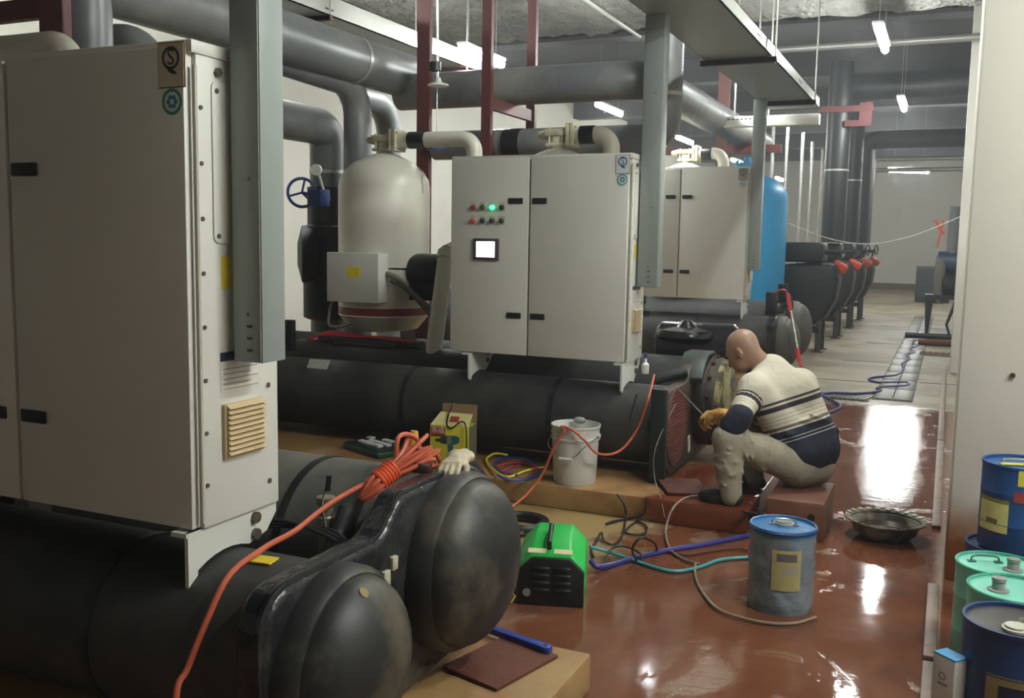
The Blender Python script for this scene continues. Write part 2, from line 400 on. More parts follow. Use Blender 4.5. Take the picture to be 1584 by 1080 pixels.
def qs_mark(door, x, z, y, plate_mat, mark_mat, ring_mat, w=.085, h=.11):
    """square quality plate with a round S mark and a tail, and the round sticker below it"""
    g = G(); g.box((x-w/2-.003, y-.002, z-h/2-.003), (x+w/2+.003, y, z+h/2+.003)); g.build('plate_border', mat('plate_edge', '#6e5c40', .5), door)
    g = G(); g.box((x-w/2, y-.0035, z-h/2), (x+w/2, y-.001, z+h/2)); g.build('quality_plate', plate_mat, door)
    g = G(); c = (x, y-.0045, z+h*.16); n = 28; R, r = h*.27, h*.20; V = []; F = []
    for k in range(n):
        a = 2*math.pi*k/n
        for q in (R, r): V.append((c[0]+q*math.cos(a), c[1], c[2]+q*math.sin(a)))
    for k in range(n): F.append((2*k, 2*k+1, 2*((k+1)%n)+1, 2*((k+1)%n)))
    g.add(V, F)
    zc = c[2]-h*.27
    g.add([(x-h*.13, y-.0045, zc+.004), (x+h*.02, y-.0045, zc+.007), (x+h*.20, y-.0045, zc-.012), (x+h*.07, y-.0045, zc-.012), (x-h*.06, y-.0045, zc-.006)], [(0,1,2,3,4)])
    g.build('mark_ring', mark_mat, door)
    text_part('mark_letter', 'S', door, (x, y-.0046, z+h*.16), (1,0,0), (0,0,1), h*.52, mark_mat)
    zz = z-h/2-.038; g = G(); V = []; F = []
    for a0, a1 in ((.034, .026),):
        for k in range(n):
            a = 2*math.pi*k/n
            for q in (a0, a1): V.append((x+q*math.cos(a), y-.003, zz+q*math.sin(a)))
        for k in range(n): F.append((2*k, 2*k+1, 2*((k+1)%n)+1, 2*((k+1)%n)))
    g.add(V, F); g.build('round_sticker_rim', ring_mat, door)
    g = G(); g.lathe([(.0255, 0), (.0255, .0015)], (x, y-.0005, zz), (0,-1,0), 24); g.build('round_sticker', STWH, door)
    g = G()
    for k in range(6):
        a = math.pi/3*k; g.lathe([(.0062, 0), (.0062, .0008)], (x+.0125*math.cos(a), y-.002, zz+.0125*math.sin(a)), (0,-1,0), 8)
    g.build('round_sticker_print', SBLUE, door)

def round_poly(pts, m=7):
    """closed 2D polygon, each corner (y, z, radius) rounded"""
    out = []; n = len(pts)
    for i in range(n):
        p = Vector(pts[i][:2]); a = Vector(pts[i-1][:2])-p; b = Vector(pts[(i+1)%n][:2])-p; ang = a.angle(b)
        d = min(pts[i][2]/math.tan(ang/2), a.length*.49, b.length*.49); s_ = p+a.normalized()*d; e = p+b.normalized()*d; w = math.sin(ang/2)
        for k in range(m+1):
            t = k/m; out.append(tuple(((1-t)**2*s_+2*t*(1-t)*w*p+t*t*e)/((1-t)**2+2*t*(1-t)*w+t*t)))
    return out
def end_outline(y0, zc, grow=0.):
    """outline (Y,Z) of the joined end flanges: low front shell, high rear shell, stepped shoulder between them"""
    ev = (y0+.13, zc[0]); co = (y0+.82, zc[1]); g_ = grow
    return round_poly([(ev[0]-.285-g_, ev[1]-.29, .2), (ev[0]-.285-g_, ev[1]+.268+g_, .12), (y0+.385, ev[1]+.268+g_, .10), (y0+.50, co[1]+.298+g_, .08), (co[0]+.335+g_, co[1]+.298+g_, .22), (co[0]+.335+g_, co[1]-.33, .25), (y0+.42, co[1]-.36, .1)])

def chiller(y0, zb, z0, which, label):
    """y0 front of the cabinet, zb bottom of the cabinet, z0 top of the plinth"""
    T = thing('chiller', (-3.6, y0+.7, z0), label, 'chiller', 'screw chillers standing in a row')
    ev = (y0+.13, z0+.315); co = (y0+.82, z0+.39)
    zt = zb+1.3
    # --- shells
    g = G(); g.lathe([(.25, 0), (.25, 4.35)], (-5.9, ev[0], ev[1]), (1,0,0), 48); shell = g.build('evaporator_shell', FOAM, T)
    for xx in ((-5.0, -3.4, -2.3) if which != 1 else (-3.4, -2.15)):
        g = G(); g.lathe([(.2535, 0), (.2535, .035)], (xx, ev[0], ev[1]), (1,0,0), 40); g.build('insulation_seam', TAPE, shell)
    g = G(); g.lathe([(.29, 0), (.29, 4.35)], (-5.9, co[0], co[1]), (1,0,0), 48); cs = g.build('condenser_shell', FOAMG if which == 1 else FOAM, T)
    if which == 1:
        for xx in (-2.0, -1.72): 
            g = G(); g.lathe([(.293, 0), (.293, .03)], (xx, co[0], co[1]), (1,0,0), 40); g.build('insulation_seam', TAPE, cs)
    # saddles
    for xx in (-5.2, -3.55, -1.70):
        for c, r in ((ev, .25), (co, .29)):
            if xx == -1.70 and which == 2 and r == .25: continue
            g = G(); g.box((xx-.06, c[0]-.15, z0), (xx+.06, c[0]+.15, z0+.02)); g.box((xx-.012, c[0]-.14, z0+.02), (xx+.012, c[0]+.14, c[1]-r*.75))
            g.build('saddle_foot', mat('dark_steel', '#2b2a28', .6, metal=.3), T, bevel=.003)
    # --- end flanges and covers on the aisle end
    if which != 2:
        P = end_outline(y0, (ev[1], co[1]))
        g = G(); g.prism(P, 'YZ', -1.575, -1.475); fl = g.build('end_flange', WRAP, T, bevel=.03, seg=4)
        g = G(); g.prism(end_outline(y0, (ev[1], co[1]), .008), 'YZ', -1.50, -1.484); g.build('flange_lip', WRAP, T, bevel=.005)
        g = G(); g.lathe([(.262,0),(.262,.05),(.245,.075)], (-1.48, ev[0], ev[1]), (1,0,0), 48); g.dome((-1.41, ev[0], ev[1]), (1,0,0), .238, .13, 48)
        g.build('evaporator_end_cover', CAPB if which == 1 else CAPG, T)
        g = G(); g.lathe([(.300,0),(.300,.06),(.285,.085)], (-1.48, co[0], co[1]), (1,0,0), 48); g.dome((-1.40, co[0], co[1]), (1,0,0), .278, .14, 48)
        g.build('condenser_end_cover', CAPB if which == 1 else CAPG, T)
        if which == 1:
            for (yy, zz, w) in ((y0+.40, ev[1]+.14, .035), (y0+.445, ev[1]+.175, .03), (y0+.36, ev[1]+.10, .022)):
                g = G(); g.box((-1.476, yy-w/2, zz-w*.7), (-1.462, yy+w/2, zz+w*.7)); g.build('paper_tag', mat('dirty_tag', '#a8a58f', .6, var=.3, scale=40), fl, bevel=.003)
            # vent nipple and stickers on the covers
            g = G(); g.cyl((-1.37, ev[0]-.02, ev[1]+.20), (-1.355, ev[0]-.02, ev[1]+.215), .016, n=12); g.build('vent_plug', mat('brass_dull', '#7d6a44', .5, metal=.4), T)
            for (c, r, h0, rd) in ((co, .30, -1.345, (.185, -.17)), (ev, .26, -1.335, (.10, -.185))):
                nv = Vector((.62, rd[0], rd[1])); nv.y *= 3; nv.z *= 3; nv.normalize(); t1 = nv.cross(Vector((0,0,1))).normalized(); t2 = nv.cross(t1)
                pc = Vector((h0+.012, c[0]+rd[0], c[1]+rd[1])); g = G(); V_ = [pc+t1*a_+t2*b_+nv*h_ for h_ in (-.004, .002) for a_, b_ in ((-.035,-.014),(.035,-.014),(.035,.014),(-.035,.014))]
                g.add(V_, [(0,3,2,1),(4,5,6,7),(0,1,5,4),(1,2,6,5),(2,3,7,6),(3,0,4,7)]); g.build('yellow_sticker', mat('old_yellow', '#b59a3c', .6), T)
            g = G(); g.obox((-1.69, ev[0]-.02, ev[1]+.252), (.075, .05, .004), (.05, 0, .1)); g.build('warning_sticker', YELLOW, T)
    else:
        # covers taken off: bare tube sheet at the front, rusty flange with its old gasket at the rear
        g = G(); P = end_outline(y0, (ev[1], co[1]), -.02)
        g.box((-1.60, ev[0]-.29, z0), (-1.50, ev[0]-.245, ev[1]+.27))
        g.build('flange_edge', mat('dark_green_edge', '#1b2422', .45, var=.3), T, bevel=.012)
        g = G(); g.prism(P, 'YZ', -1.59, -1.51); g.box((-1.585, ev[0]-.2, z0), (-1.525, co[0]+.28, z0+.2)); fl = g.build('end_flange', mat('rusty_flange', '#4a4338', .6, var=.4, scale=7, bump=.3, bscale=30, stain=('#6f3a22', 6, .45, .7, .8)), T, bevel=.012)
        g = G(); g.lathe([(.25,0),(.25,.012)], (-1.515, ev[0], ev[1]), (1,0,0), 40); ts = g.build('tube_sheet', mat('tube_sheet_rust', '#5e3a30', .6, var=.35, scale=9, bump=.3, bscale=40, stain=('#2c1d19', 8, .5, .7, .7)), T)
        hole = None
        for i in range(-8, 9):
            for j in range(-9, 10):
                yy = i*.027 + (.0135 if j % 2 else 0); zz = j*.0245
                if yy*yy + zz*zz > .225**2: continue
                g = G() if hole is None else hole
                g.lathe([(.0095, 0), (.0095, .003), (.0065, .0035), (.0065, -.004)], (-1.503, ev[0]+yy, ev[1]+zz), (1,0,0), 6, caps=False); hole = g
        o = hole.build('tube_ends', mat('tube_end_copper', '#8a4f42', .55, metal=.3, var=.3, scale=30), ts); o['kind'] = 'stuff'
        g = G(); g.prism([(y0+.44, ev[1]+.27), (y0+.53, co[1]+.30), (y0+.62, co[1]+.345), (y0+.80, co[1]+.345), (y0+.90, co[1]+.31), (y0+.80, co[1]+.32), (y0+.64, co[1]+.32), (y0+.55, co[1]+.275), (y0+.46, ev[1]+.23)], 'YZ', -1.60, -1.43)
        g.build('insulation_hood', mat('grey_green_hood', '#383d39', .5, var=.2, scale=5), T, bevel=.008)
        g = G(); g.lathe([(.315,0),(.315,.08),(.295,.09),(.295,.13),(.285,.14)], (-1.51, co[0], co[1]), (1,0,0), 56); cf = g.build('condenser_flange', mat('flange_iron', '#3d3a35', .6, var=.4, scale=6, bump=.3, bscale=30, stain=('#5d5340', 5, .45, .7, .7)), T)
        g = G(); g.lathe([(.285,0),(.285,.03),(.27,.038)], (-1.372, co[0], co[1]), (1,0,0), 48); g.build('gasket_face', mat('old_gasket', '#9c9468', .7, var=.25, scale=5, bump=.3, bscale=25, stain=('#33322c', 4.5, .47, .55, .95)), T)
        for k in range(14):
            a = 2*math.pi*(k+.5)/14; g = G(); g.cyl((-1.42, co[0]+.305*math.cos(a), co[1]+.305*math.sin(a)), (-1.40, co[0]+.305*math.cos(a), co[1]+.305*math.sin(a)), .012, n=6); g.build('stud_bolt', RUST, cf)
        g = G(); g.obox((-1.505, ev[0]+.33, z0+.14), (.006, .05, .11), (.2, 0, 0)); g.build('paper_scrap', WHITE, T)
        # nameplate on the shell
        a = math.radians(55); c = Vector((-4.15, ev[0]-.2515*math.cos(a), ev[1]+.2515*math.sin(a))); 
        g = G(); g.obox(c, (.18, .004, .13), (-(math.pi/2-a), 0, 0)); g.build('nameplate', mat('nameplate_silver', '#c6c6c0', .3, metal=.3, var=.2, scale=50), shell)
        c2 = c + Vector((0, math.sin(a)*.0, 0)) + Vector((0, math.sin(a)*.052, math.cos(a)*.052))*1 + Vector((0, -math.cos(a)*.003, math.sin(a)*.003))
        g = G(); g.obox(c2, (.18, .003, .026), (-(math.pi/2-a), 0, 0)); g.build('nameplate_header', mat('nameplate_blue', '#3b5382', .4), shell)
    # --- control cabinet
    g = G(); g.box((XL, y0+.022, zb), (XR, y0+.345, zt)); body = g.build('cabinet_body', CREAM, T, bevel=.006)
    g = G(); g.box((XL-.004, y0+.0, zt-.03), (XR+.006, y0+.35, zt+.004)); g.build('cabinet_cap', CREAM, T, bevel=.004)
    doors = []
    for xa, xb in ((XL, XS-.006), (XS+.006, XR-.012)):
        g = G(); g.box((xa, y0-.012, zb+.004), (xb, y0+.021, zt-.012)); doors.append(g.build('cabinet_door', CREAM, T, bevel=.005))
    g = G(); g.box((XS-.006, y0+.016, zb+.01), (XS+.006, y0+.024, zt-.03)); g.build('door_seam', CREAMD, T)
    for d, (xa, xb) in ((doors[0], (-2.638, -2.535)), (doors[1], (-2.47, -2.368))):
        for zz in (zb+.98 if which == 1 else zb+1.01, zb+.265):
            g = G(); g.box((xa, y0-.021, zz-.019), (xb, y0-.011, zz+.019)); h = g.build('handle', SLOT, d, bevel=.005)
    xm = -1.866
    if which == 1: qs_mark(doors[1], -1.864, zt-.062, y0-.012, GOLD, mat('mark_dark', '#333a44', .4), SGREEN)
    elif which == 2: qs_mark(doors[1], -1.868, zt-.068, y0-.012, STWH, mat('mark_blue', '#2a5f8a', .4), mat('sticker_teal', '#4aa3a0', .4))
    else: qs_mark(doors[1], -1.875, zt-.075, y0-.012, SGREY, mat('mark_grey', '#55524c', .4), SGREY)
    if which == 2:
        # push buttons, lamps and touch screen on the left door
        cols = [['#8e2b28', '#2f4a3c', 'green', '#26282a'], ['red', '#26282a', '#26282a', '#26282a']]
        for r_ in range(2):
            for k in range(4):
                x = -2.892 + k*.0695; z = zb + .968 - r_*.087; c = cols[r_][k]
                g = G(); g.box((x-.022, y0-.0135, z-.024), (x+.022, y0-.011, z+.034)); b_ = g.build('button_plate', mat('button_plate', '#bcb8a8', .4), doors[0], bevel=.001)
                mm = mat('lamp_green_on', '#39e08a', .3, emit=2.2, var=0) if c == 'green' else mat('lamp_red', '#c2463a', .3) if c == 'red' else mat('btn'+c, c, .4)
                g = G(); g.lathe([(.017,0),(.017,.008),(.013,.012),(.013,.024),(.010,.028)], (x, y0-.013, z), (0,-1,0), 18); g.build('push_button', mm, doors[0])
        a = (-2.885, zb+.618); 
        g = G(); g.box((a[0], y0-.03, zb+.622), (a[0]+.185, y0-.011, zb+.765)); g.build('screen_bezel', mat('screen_bezel', '#4a3b42', .45), doors[0], bevel=.004)
        g = G(); g.box((a[0]+.026, y0-.0325, zb+.643), (a[0]+.159, y0-.029, zb+.745)); g.build('touch_screen', mat('lit_screen', '#fff2fb', .3, emit=3.0, var=0), doors[0])
    # right side: hinge, cover plate, label, grille, brackets
    g = G()
    g.cyl((XR+.004, y0+.012, zb+.02), (XR+.004, y0+.012, zt-.06), .006, n=8); hg = g.build('hinge', mat('hinge_paint', '#b5b0a0', .5), T)
    for k in range(8):
        g = G(); g.cyl((XR, y0+.035, zb+.12+k*.145), (XR+.004, y0+.035, zb+.12+k*.145), .006, n=10); g.build('screw', SCREWM, hg)
    g = G(); r_ = .02; P = []
    for cx, cz, a0 in ((y0+.30, zb+1.19, 0), (y0+.095, zb+1.19, 90), (y0+.095, zb+.80, 180), (y0+.30, zb+.80, 270)):
        for k in range(5): a = math.radians(a0+90*k/4); P.append((cx+r_*math.cos(a), cz+r_*math.sin(a)))
    g.prism(P, 'YZ', XR-.001, XR+.005); cp = g.build('side_cover', CREAM, T, bevel=.002)
    for yy, zz in ((y0+.092, zb+1.185), (y0+.092, zb+.80)):
        g = G(); g.cyl((XR+.004, yy, zz), (XR+.008, yy, zz), .007, n=10); g.build('screw', SCREWM, cp)
    g = G(); g.cyl((XR, y0+.10, zb+1.235), (XR+.01, y0+.10, zb+1.235), .012, n=6); g.build('hex_bolt', SCREWM, T)
    g = G(); g.box((XR-.001, y0+.105, zb+.655), (XR+.001, y0+.145, zb+.745)); g.build('yellow_label', YELLOW, T)
    g = G(); g.box((XR-.001, y0+.095, zb+.37), (XR+.0012, y0+.26, zb+.48)); lb = g.build('rating_label', mat('rating_label', '#cfccc2', .45, var=.12, scale=60), T)
    g = G(); g.box((XR, y0+.095, zb+.455), (XR+.002, y0+.26, zb+.48)); g.build('label_header', NAVY, lb)
    for k in range(5):
        g = G(); g.box((XR, y0+.105, zb+.375+k*.014), (XR+.0018, y0+.25-(.03*(k%2)), zb+.378+k*.014)); g.build('print_line', mat('print_grey', '#8f8d86', .6), lb)
    g = G(); g.box((XR-.001, y0+.098, zb+.18), (XR+.012, y0+.268, zb+.335)); gl = g.build('vent_grille', GRILLE, T, bevel=.003)
    for k in range(10):
        g = G(); zz = zb+.192+k*.0145
        g.add([(XR+.012, y0+.104, zz+.012), (XR+.012, y0+.262, zz+.012), (XR+.026, y0+.262, zz), (XR+.026, y0+.104, zz), (XR+.012, y0+.104, zz-.001), (XR+.012, y0+.262, zz-.001)], [(0,1,2,3), (3,2,5,4), (0,3,4), (1,5,2), (0,4,5,1)])
        g.build('louvre', GRILLE, gl)
    for yy, zz in ((y0+.298, zb+.365), (y0+.30, zb+.075)):
        g = G(); g.cyl((XR-.001, yy, zz), (XR+.003, yy, zz), .008, n=10); g.build('screw', SCREWM, T)
    for xx, full in ((XR-.012, True), (-2.90, False)):
        # bracket plate that carries the cabinet on the shell, lower edge cut round the shell
        P = [(y0-.03, zb-.001), (y0-.03, zb-.175), (y0+.0, zb-.20)]
        for k in range(7): a = math.radians(118 - 48*k/6); P.append((ev[0]+.262*math.cos(a), max(ev[1]+.262*math.sin(a), zb-.19)))
        P += [(y0+.30, zb-.08), (y0+.345, zb-.03), (y0+.345, zb-.001)]
        g = G(); g.prism(P, 'YZ', xx-.012, xx); br = g.build('support_bracket', CREAM, T)
        g = G(); g.box((xx-.055, y0-.035, zb-.014), (xx-.001, y0+.2, zb-.001)); g.build('bracket_flange', CREAM, T)
        for zz in (zb-.025, zb-.075):
            g = G(); g.cyl((xx-.001, y0+.245, zz), (xx+.012, y0+.245, zz), .017, n=14); g.build('bracket_bolt', mat('bolt_steel', '#6f675a', .4, metal=.6), br)
    # --- oil separators behind the cabinet, with their stop valves and discharge pipes
    yt = y0+1.04
    for i, xt in enumerate((-4.24, -2.72)):
        if which == 3 and i == 0 or which == 1 and i == 1: continue
        prof = [(.16, -.02), (.30, .03), (.385, .16), (.385, .42)]; r = .372; hT = 1.50 + (zb-.85)*0
        g = G(); zbt = z0+.70
        g.lathe([(.12, 0), (.28, .03), (r, .14), (r, .52)], (xt, yt, zbt), (0,0,1), 48); g.build('separator_base', TANKC, T)
        g = G(); g.lathe([(r+.004, .535), (r+.004, .545), (r, .548), (r, 1.17), (r*.97, 1.24), (r*.86, 1.31), (r*.66, 1.375), (r*.4, 1.42), (.09, 1.445)], (xt, yt, zbt), (0,0,1), 48); tk = g.build('separator_tank', TANKC, T)
        g = G(); g.lathe([(r+.001, .15), (r+.001, .21)], (xt, yt, zbt), (0,0,1), 48, caps=False); g.build('red_band', mat('red_band', '#7a2a2a', .5), T)
        for sx in (-1, 1):
            g = G(); g.box((xt+sx*r-.014, yt-.03, zbt+1.13), (xt+sx*r+.014, yt-.01, zbt+1.27)); g.build('lifting_lug', TANKC, tk, bevel=.006)
        zt2 = zbt+1.445
        g = G(); g.cyl((xt, yt, zt2-.02), (xt, yt, zt2+.10), .06, n=20)
        g.obox((xt, yt, zt2+.035), (.16, .13, .025)); g.obox((xt, yt, zt2+.125), (.17, .14, .05)); g.cyl((xt-.085, yt, zt2+.115), (xt-.16, yt, zt2+.115), .04, .025, 12)
        vv = g.build('stop_valve_body', mat('valve_cream', '#c3bda4', .45, var=.15, scale=14, stain=('#6f6248', 20, .5, .7, .6)), T, bevel=.006)
        g = G(); 
        for dx in (.10, .135): g.obox((xt+dx, yt, zt2+.105), (.03, .17, .17))
        for a in (-.06, .06):
            for b_ in (-.06, .06): g.cyl((xt+.08, yt+a, zt2+.105+b_), (xt+.165, yt+a, zt2+.105+b_), .012, n=8)
        g.build('valve_flange', mat('valve_cream', '#c3bda4'), T, bevel=.004)
        for a in (-.05, .05):
            g = G(); g.cyl((xt+a, yt-.055, zt2+.02), (xt+a, yt-.055, zt2+.16), .009, n=8); g.build('valve_bolt', mat('valve_cream', '#c3bda4'), vv)
        xe = xt+.82 if i == 0 else xt+.42
        g = G(); g.tube(fillet([(xt+.14, yt, zt2+.105), (xe, yt, zt2+.105), (xe, yt, zt2-.35)], .11), .062, 18); dp = g.build('discharge_pipe', TANKC, T)
        xa = xt+.24 if i == 0 else xt+.18
        g = G(); g.cyl((xa, yt, zt2+.105), (xa+(.15 if i == 0 else .11), yt, zt2+.105), .068, n=20); g.build('rubber_sleeve', SLOT, dp)
    # discharge leg and compressor between the separators
    g = G(); g.cyl((-3.535, y0+.80, zb+.62), (-3.475, y0+.49, z0+.535), .062, n=20); g.cyl((-3.54, y0+.82, zb+.66), (-3.535, y0+.785, zb+.60), .068, n=20); g.cyl((-3.54, y0+.82, zb+.65), (-3.45, y0+1.3, zb+.80), .064, n=20); g.build('inclined_pipe', TANKC, T)
    g = G(); g.lathe([(.05,0),(.16,.1),(.16,.22),(.10,.55),(.07,.8)], (-3.45, y0+1.35, zb+.45), (0,0,1), 28); g.build('suction_cone', TANKC, T)
    if which == 2:
        g = G(); g.lathe([(.11,0),(.14,.02),(.14,.28),(.11,.30)], (-3.93, y0+.98, zb+.50), (1,0,0), 28); g.box((-3.92, y0+.88, zb+.27), (-3.66, y0+1.06, zb+.46)); g.build('compressor_motor', SLOT, T, bevel=.008)
        g = G(); g.lathe([(.17,0),(.2,.03),(.2,.55),(.17,.58)], (-1.95, y0+1.25, zb-.02), (1,0,0), 28); g.lathe([(.22,0),(.22,.02),(.2,.05),(.08,.07),(.03,.12)], (-1.72, y0+1.15, zb+.08), (0,0,1), 28); g.build('oil_pump_housing', mat('black_gloss', '#17191a', .22, var=.3), T)
    g = G(); g.lathe([(.12,0),(.15,.03),(.15,1.7),(.12,1.73)], (-4.75, y0+.55, z0+.50), (1,0,0), 28); g.build('compressor_barrel', mat('compressor_black', '#2a2623', .5, var=.3, scale=4), T)
    if which == 2:
        # terminal box on the front of the left separator
        bx = at(505, 390, Y=y0+.60); b2 = at(585, 470, Y=y0+.60)
        g = G(); g.box((bx[0], y0+.60, b2[2]), (b2[0], y0+.86, bx[2])); tb = g.build('terminal_box', CREAM, T, bevel=.008)
        cx = (bx[0]+b2[0])/2
        g = G(); g.box((cx-.045, y0+.597, b2[2]+.20), (cx+.07, y0+.6, b2[2]+.28)); g.build('yellow_sticker', mat('bright_yellow', '#e6cf1c', .5), tb)
        g = G(); g.box((b2[0], y0+.80, b2[2]+.29), (b2[0]+.002, y0+.83, b2[2]+.38)); g.build('black_sticker', SLOT, tb)
        for dz in (0, .05):
            g = G(); g.tube([(b2[0], y0+.72+dz, b2[2]+.23-dz), (b2[0]+.1, y0+.73+dz, b2[2]+.19-dz), (b2[0]+.2, y0+.78+dz, b2[2]+.08-dz*.6), (b2[0]+.32, y0+.9, b2[2]-.06-dz)], .022, 10, smooth=5); g.build('flexible_conduit', mat('grey_conduit', '#7c776b', .5), T)
        g = G(); g.tube([(bx[0]+.01, y0+.7, b2[2]+.04), (bx[0]-.04, y0+.7, b2[2]-.08), (bx[0]-.03, y0+.68, b2[2]-.2), (bx[0]+.1, y0+.66, b2[2]-.2), (bx[0]+.2, y0+.66, b2[2]-.17)], .012, 8, smooth=5); g.build('flexible_conduit', mat('grey_conduit', '#7c776b'), T)
        # wire tray with red leads
        g = G(); g.box((-4.55, y0+.50, z0+.665), (-3.62, y0+.62, z0+.685)); g.box((-4.35, y0+.47, z0+.64), (-3.80, y0+.50, z0+.66)); wt = g.build('wire_tray', mat('tray_dark', '#3d3b37', .5, metal=.3), T)
        for k in range(5):
            g = G(); g.tube([(-4.6+.02*k, y0+.47, z0+.66), (-4.45, y0+.50+.016*k, z0+.70+.006*k), (-4.1, y0+.5+.02*k, z0+.70), (-3.95, y0+.50+.02*k, z0+.705), (-3.65, y0+.49+.018*k, z0+.685)], .008, 6, smooth=4); g.build('red_lead', mat('red_wire', '#a02a2c', .5), wt)
        g = G(); g.box((-4.70, y0+.30, z0+.58), (-4.62, y0+.36, z0+.82)); g.build('junction_stub', SLOT, T, bevel=.004)
    if which == 3:
        # junction boxes and leads on top of the aisle end
        g = G(); g.box((-1.66, y0+.30, ev[1]+.25), (-1.56, y0+.42, ev[1]+.48)); g.build('junction_stub', SLOT, T, bevel=.008)
        g = G(); g.cyl((-1.55, y0+.66, co[1]+.28), (-1.55, y0+.66, co[1]+.48), .05, n=16); g.build('junction_stub', SLOT, T)
        for k in range(3):
            g = G(); g.tube([(-1.62, y0+.36, ev[1]+.46), (-1.50, y0+.40+.03*k, ev[1]+.50), (-1.44, y0+.50+.05*k, ev[1]+.36), (-1.47, y0+.55+.06*k, ev[1]+.15)], .012, 8, smooth=5); g.build('lead', SLOT if k else mat('red_wire', '#a02a2c'), T)
    return T
chiller(1.97, .80, .14, 1, 'cream screw chiller nearest the camera, dim cabinet above big black domed end covers')
chiller(5.76, .85, .14, 2, 'middle cream screw chiller with lit touch screen, its rusty tube ends opened up')
chiller(9.55, 1.06, .34, 3, 'farthest cream screw chiller, partly hidden, beside the tall blue tank')
# ================================================================== LAMPS
HOUS = mat('lamp_housing', '#cfd0cc', .4)
def batten(p, yaw, length, label, drop, group='ceiling tube lights', name='tube_light', rad=.04):
    x, y, z = p; T = thing(name, (x, y, z), label, 'light', group)
    d = Vector((math.sin(yaw), math.cos(yaw), 0)); a = Vector(p) - d*length/2; b = Vector(p) + d*length/2
    g = G(); g.bar(a + Vector((0,0,rad+.012)), b + Vector((0,0,rad+.012)), .115, .03); g.build('lamp_housing', HOUS, T, bevel=.008)
    g = G(); g.tube([a, a + d*.02, b - d*.02, b], rad, 12); g.build('lit_tube', LIT, T)
    for k, q in enumerate((a + d*.15, b - d*.15)):
        g = G(); g.cyl(q + Vector((0,0,.06)), q + Vector((0,0,drop)), .003, n=6); g.build('hanger_wire', GALVB, T)
batten((-.80, 11.17, 3.8), 0, 1.22, 'long lit tube light hanging highest over the aisle near the white pillar', .42)
batten((-.81, 16.25, 3.8), 0, 1.22, 'lit tube light above the aisle seen below the big high pipe', 1.4)
batten((-1.10, 27.0, 3.58), .95, 1.12, 'lit tube light seen sideways against the far white wall', 1.64, rad=.06)
batten((-4.55, 9.2, 3.5), 0, .95, 'lit tube light beside the left cable tray above the middle separator', .72)
batten((-5.6, 7.2, 3.8), 0, 1.22, 'lit tube light at the top edge above the black headers', .42)
batten((-2.74, 9.9, 3.45), -.27, 1.0, 'lit tube light peeping out behind the middle grey duct', .77)
# further lamps out of view: the same rows, plus some added for brightness
for x, y in ((-5.3, 15.5), (-5.3, 20.5), (-5.3, 26.), (-5.3, 33.)):
    batten((x, y, 3.8), 0, 1.22, 'lit tube light in the rows further down the hall', 1.4)
batten((-.85, 6.1, 3.9), 0, 1.22, 'lit tube light above the man, just over the picture edge', .3)
batten((1.2, 2.7, 3.9), 0, 1.22, 'lit tube light over the drums at the right, outside the picture', .3)
batten((2.6, 3.3, 3.9), 0, 1.22, 'unseen tube light farther right, added to brighten the middle cabinet', .3)  # unseen extra lamp, added to lift the middle cabinet front
for x, y in ((1.6, 24.), (1.6, 33.)): batten((x, y, 3.8), 0, 1.22, 'unseen tube light behind the white pillars, added to brighten the far wall', 1.4)  # added lamps hidden by the pillars, to brighten the far wall

# ================================================================== CABLE TRAYS AND DUCTS
def cable_tray(name, x0, x1, y0, y1, z, label, slots, brackets, fh=.10):
    T = thing(name, ((x0+x1)/2, (y0+y1)/2, z), label, 'cable tray', 'cable trays under the ceiling')
    g = G(); g.box((x0, y0, z), (x1, y1, z+.012)); g.build('tray_pan', GALV, T)
    for xx, s in ((x0, 1), (x1, -1)):
        g = G(); g.box((xx, y0, z), (xx + s*.006, y1, z+fh)); g.box((xx, y0, z+fh-.006), (xx + s*.025, y1, z+fh)); fl = g.build('side_flange', GALVB if s < 0 else GALV, T)
        if s < 0:
            y = y0+.4
            while y < y1-.2:
                for k in range(slots):
                    g = G(); g.box((xx-.001, y+k*.07, z+.045), (xx+.0015, y+.045+k*.07, z+.06)); g.build('slot', SLOT, fl)
                y += 2.0
    for y in brackets:
        g = G(); g.box((x0-.04, y, z-.045), (x1+.04, y+.05, z-.005)); g.box((x0-.04, y, z-.045), (x1+.04, y+.005, z-.002)); br = g.build('bracket', REDST, T, bevel=.003)
        for xx in (x0-.03, x1+.03):
            g = G(); g.cyl((xx, y+.025, z-.05), (xx, y+.025, 4.2 if y < 11.5 else 5.2), .007, n=8); g.build('hanger_rod', GALVB, T)
    return T
cable_tray('cable_tray', -1.79, -1.30, -1.5, 10.35, 3.0, 'wide grey cable tray running over the cabinets to the far end of the row', 3, (.6, 3.0, 5.15, 7.45, 9.75))
cable_tray('cable_tray', -5.45, -4.88, -1.5, 11.2, 3.46, 'grey cable tray beside the black headers on the left, lit by a tube', 2, (1.5, 4.2, 6.9, 9.4), .17)
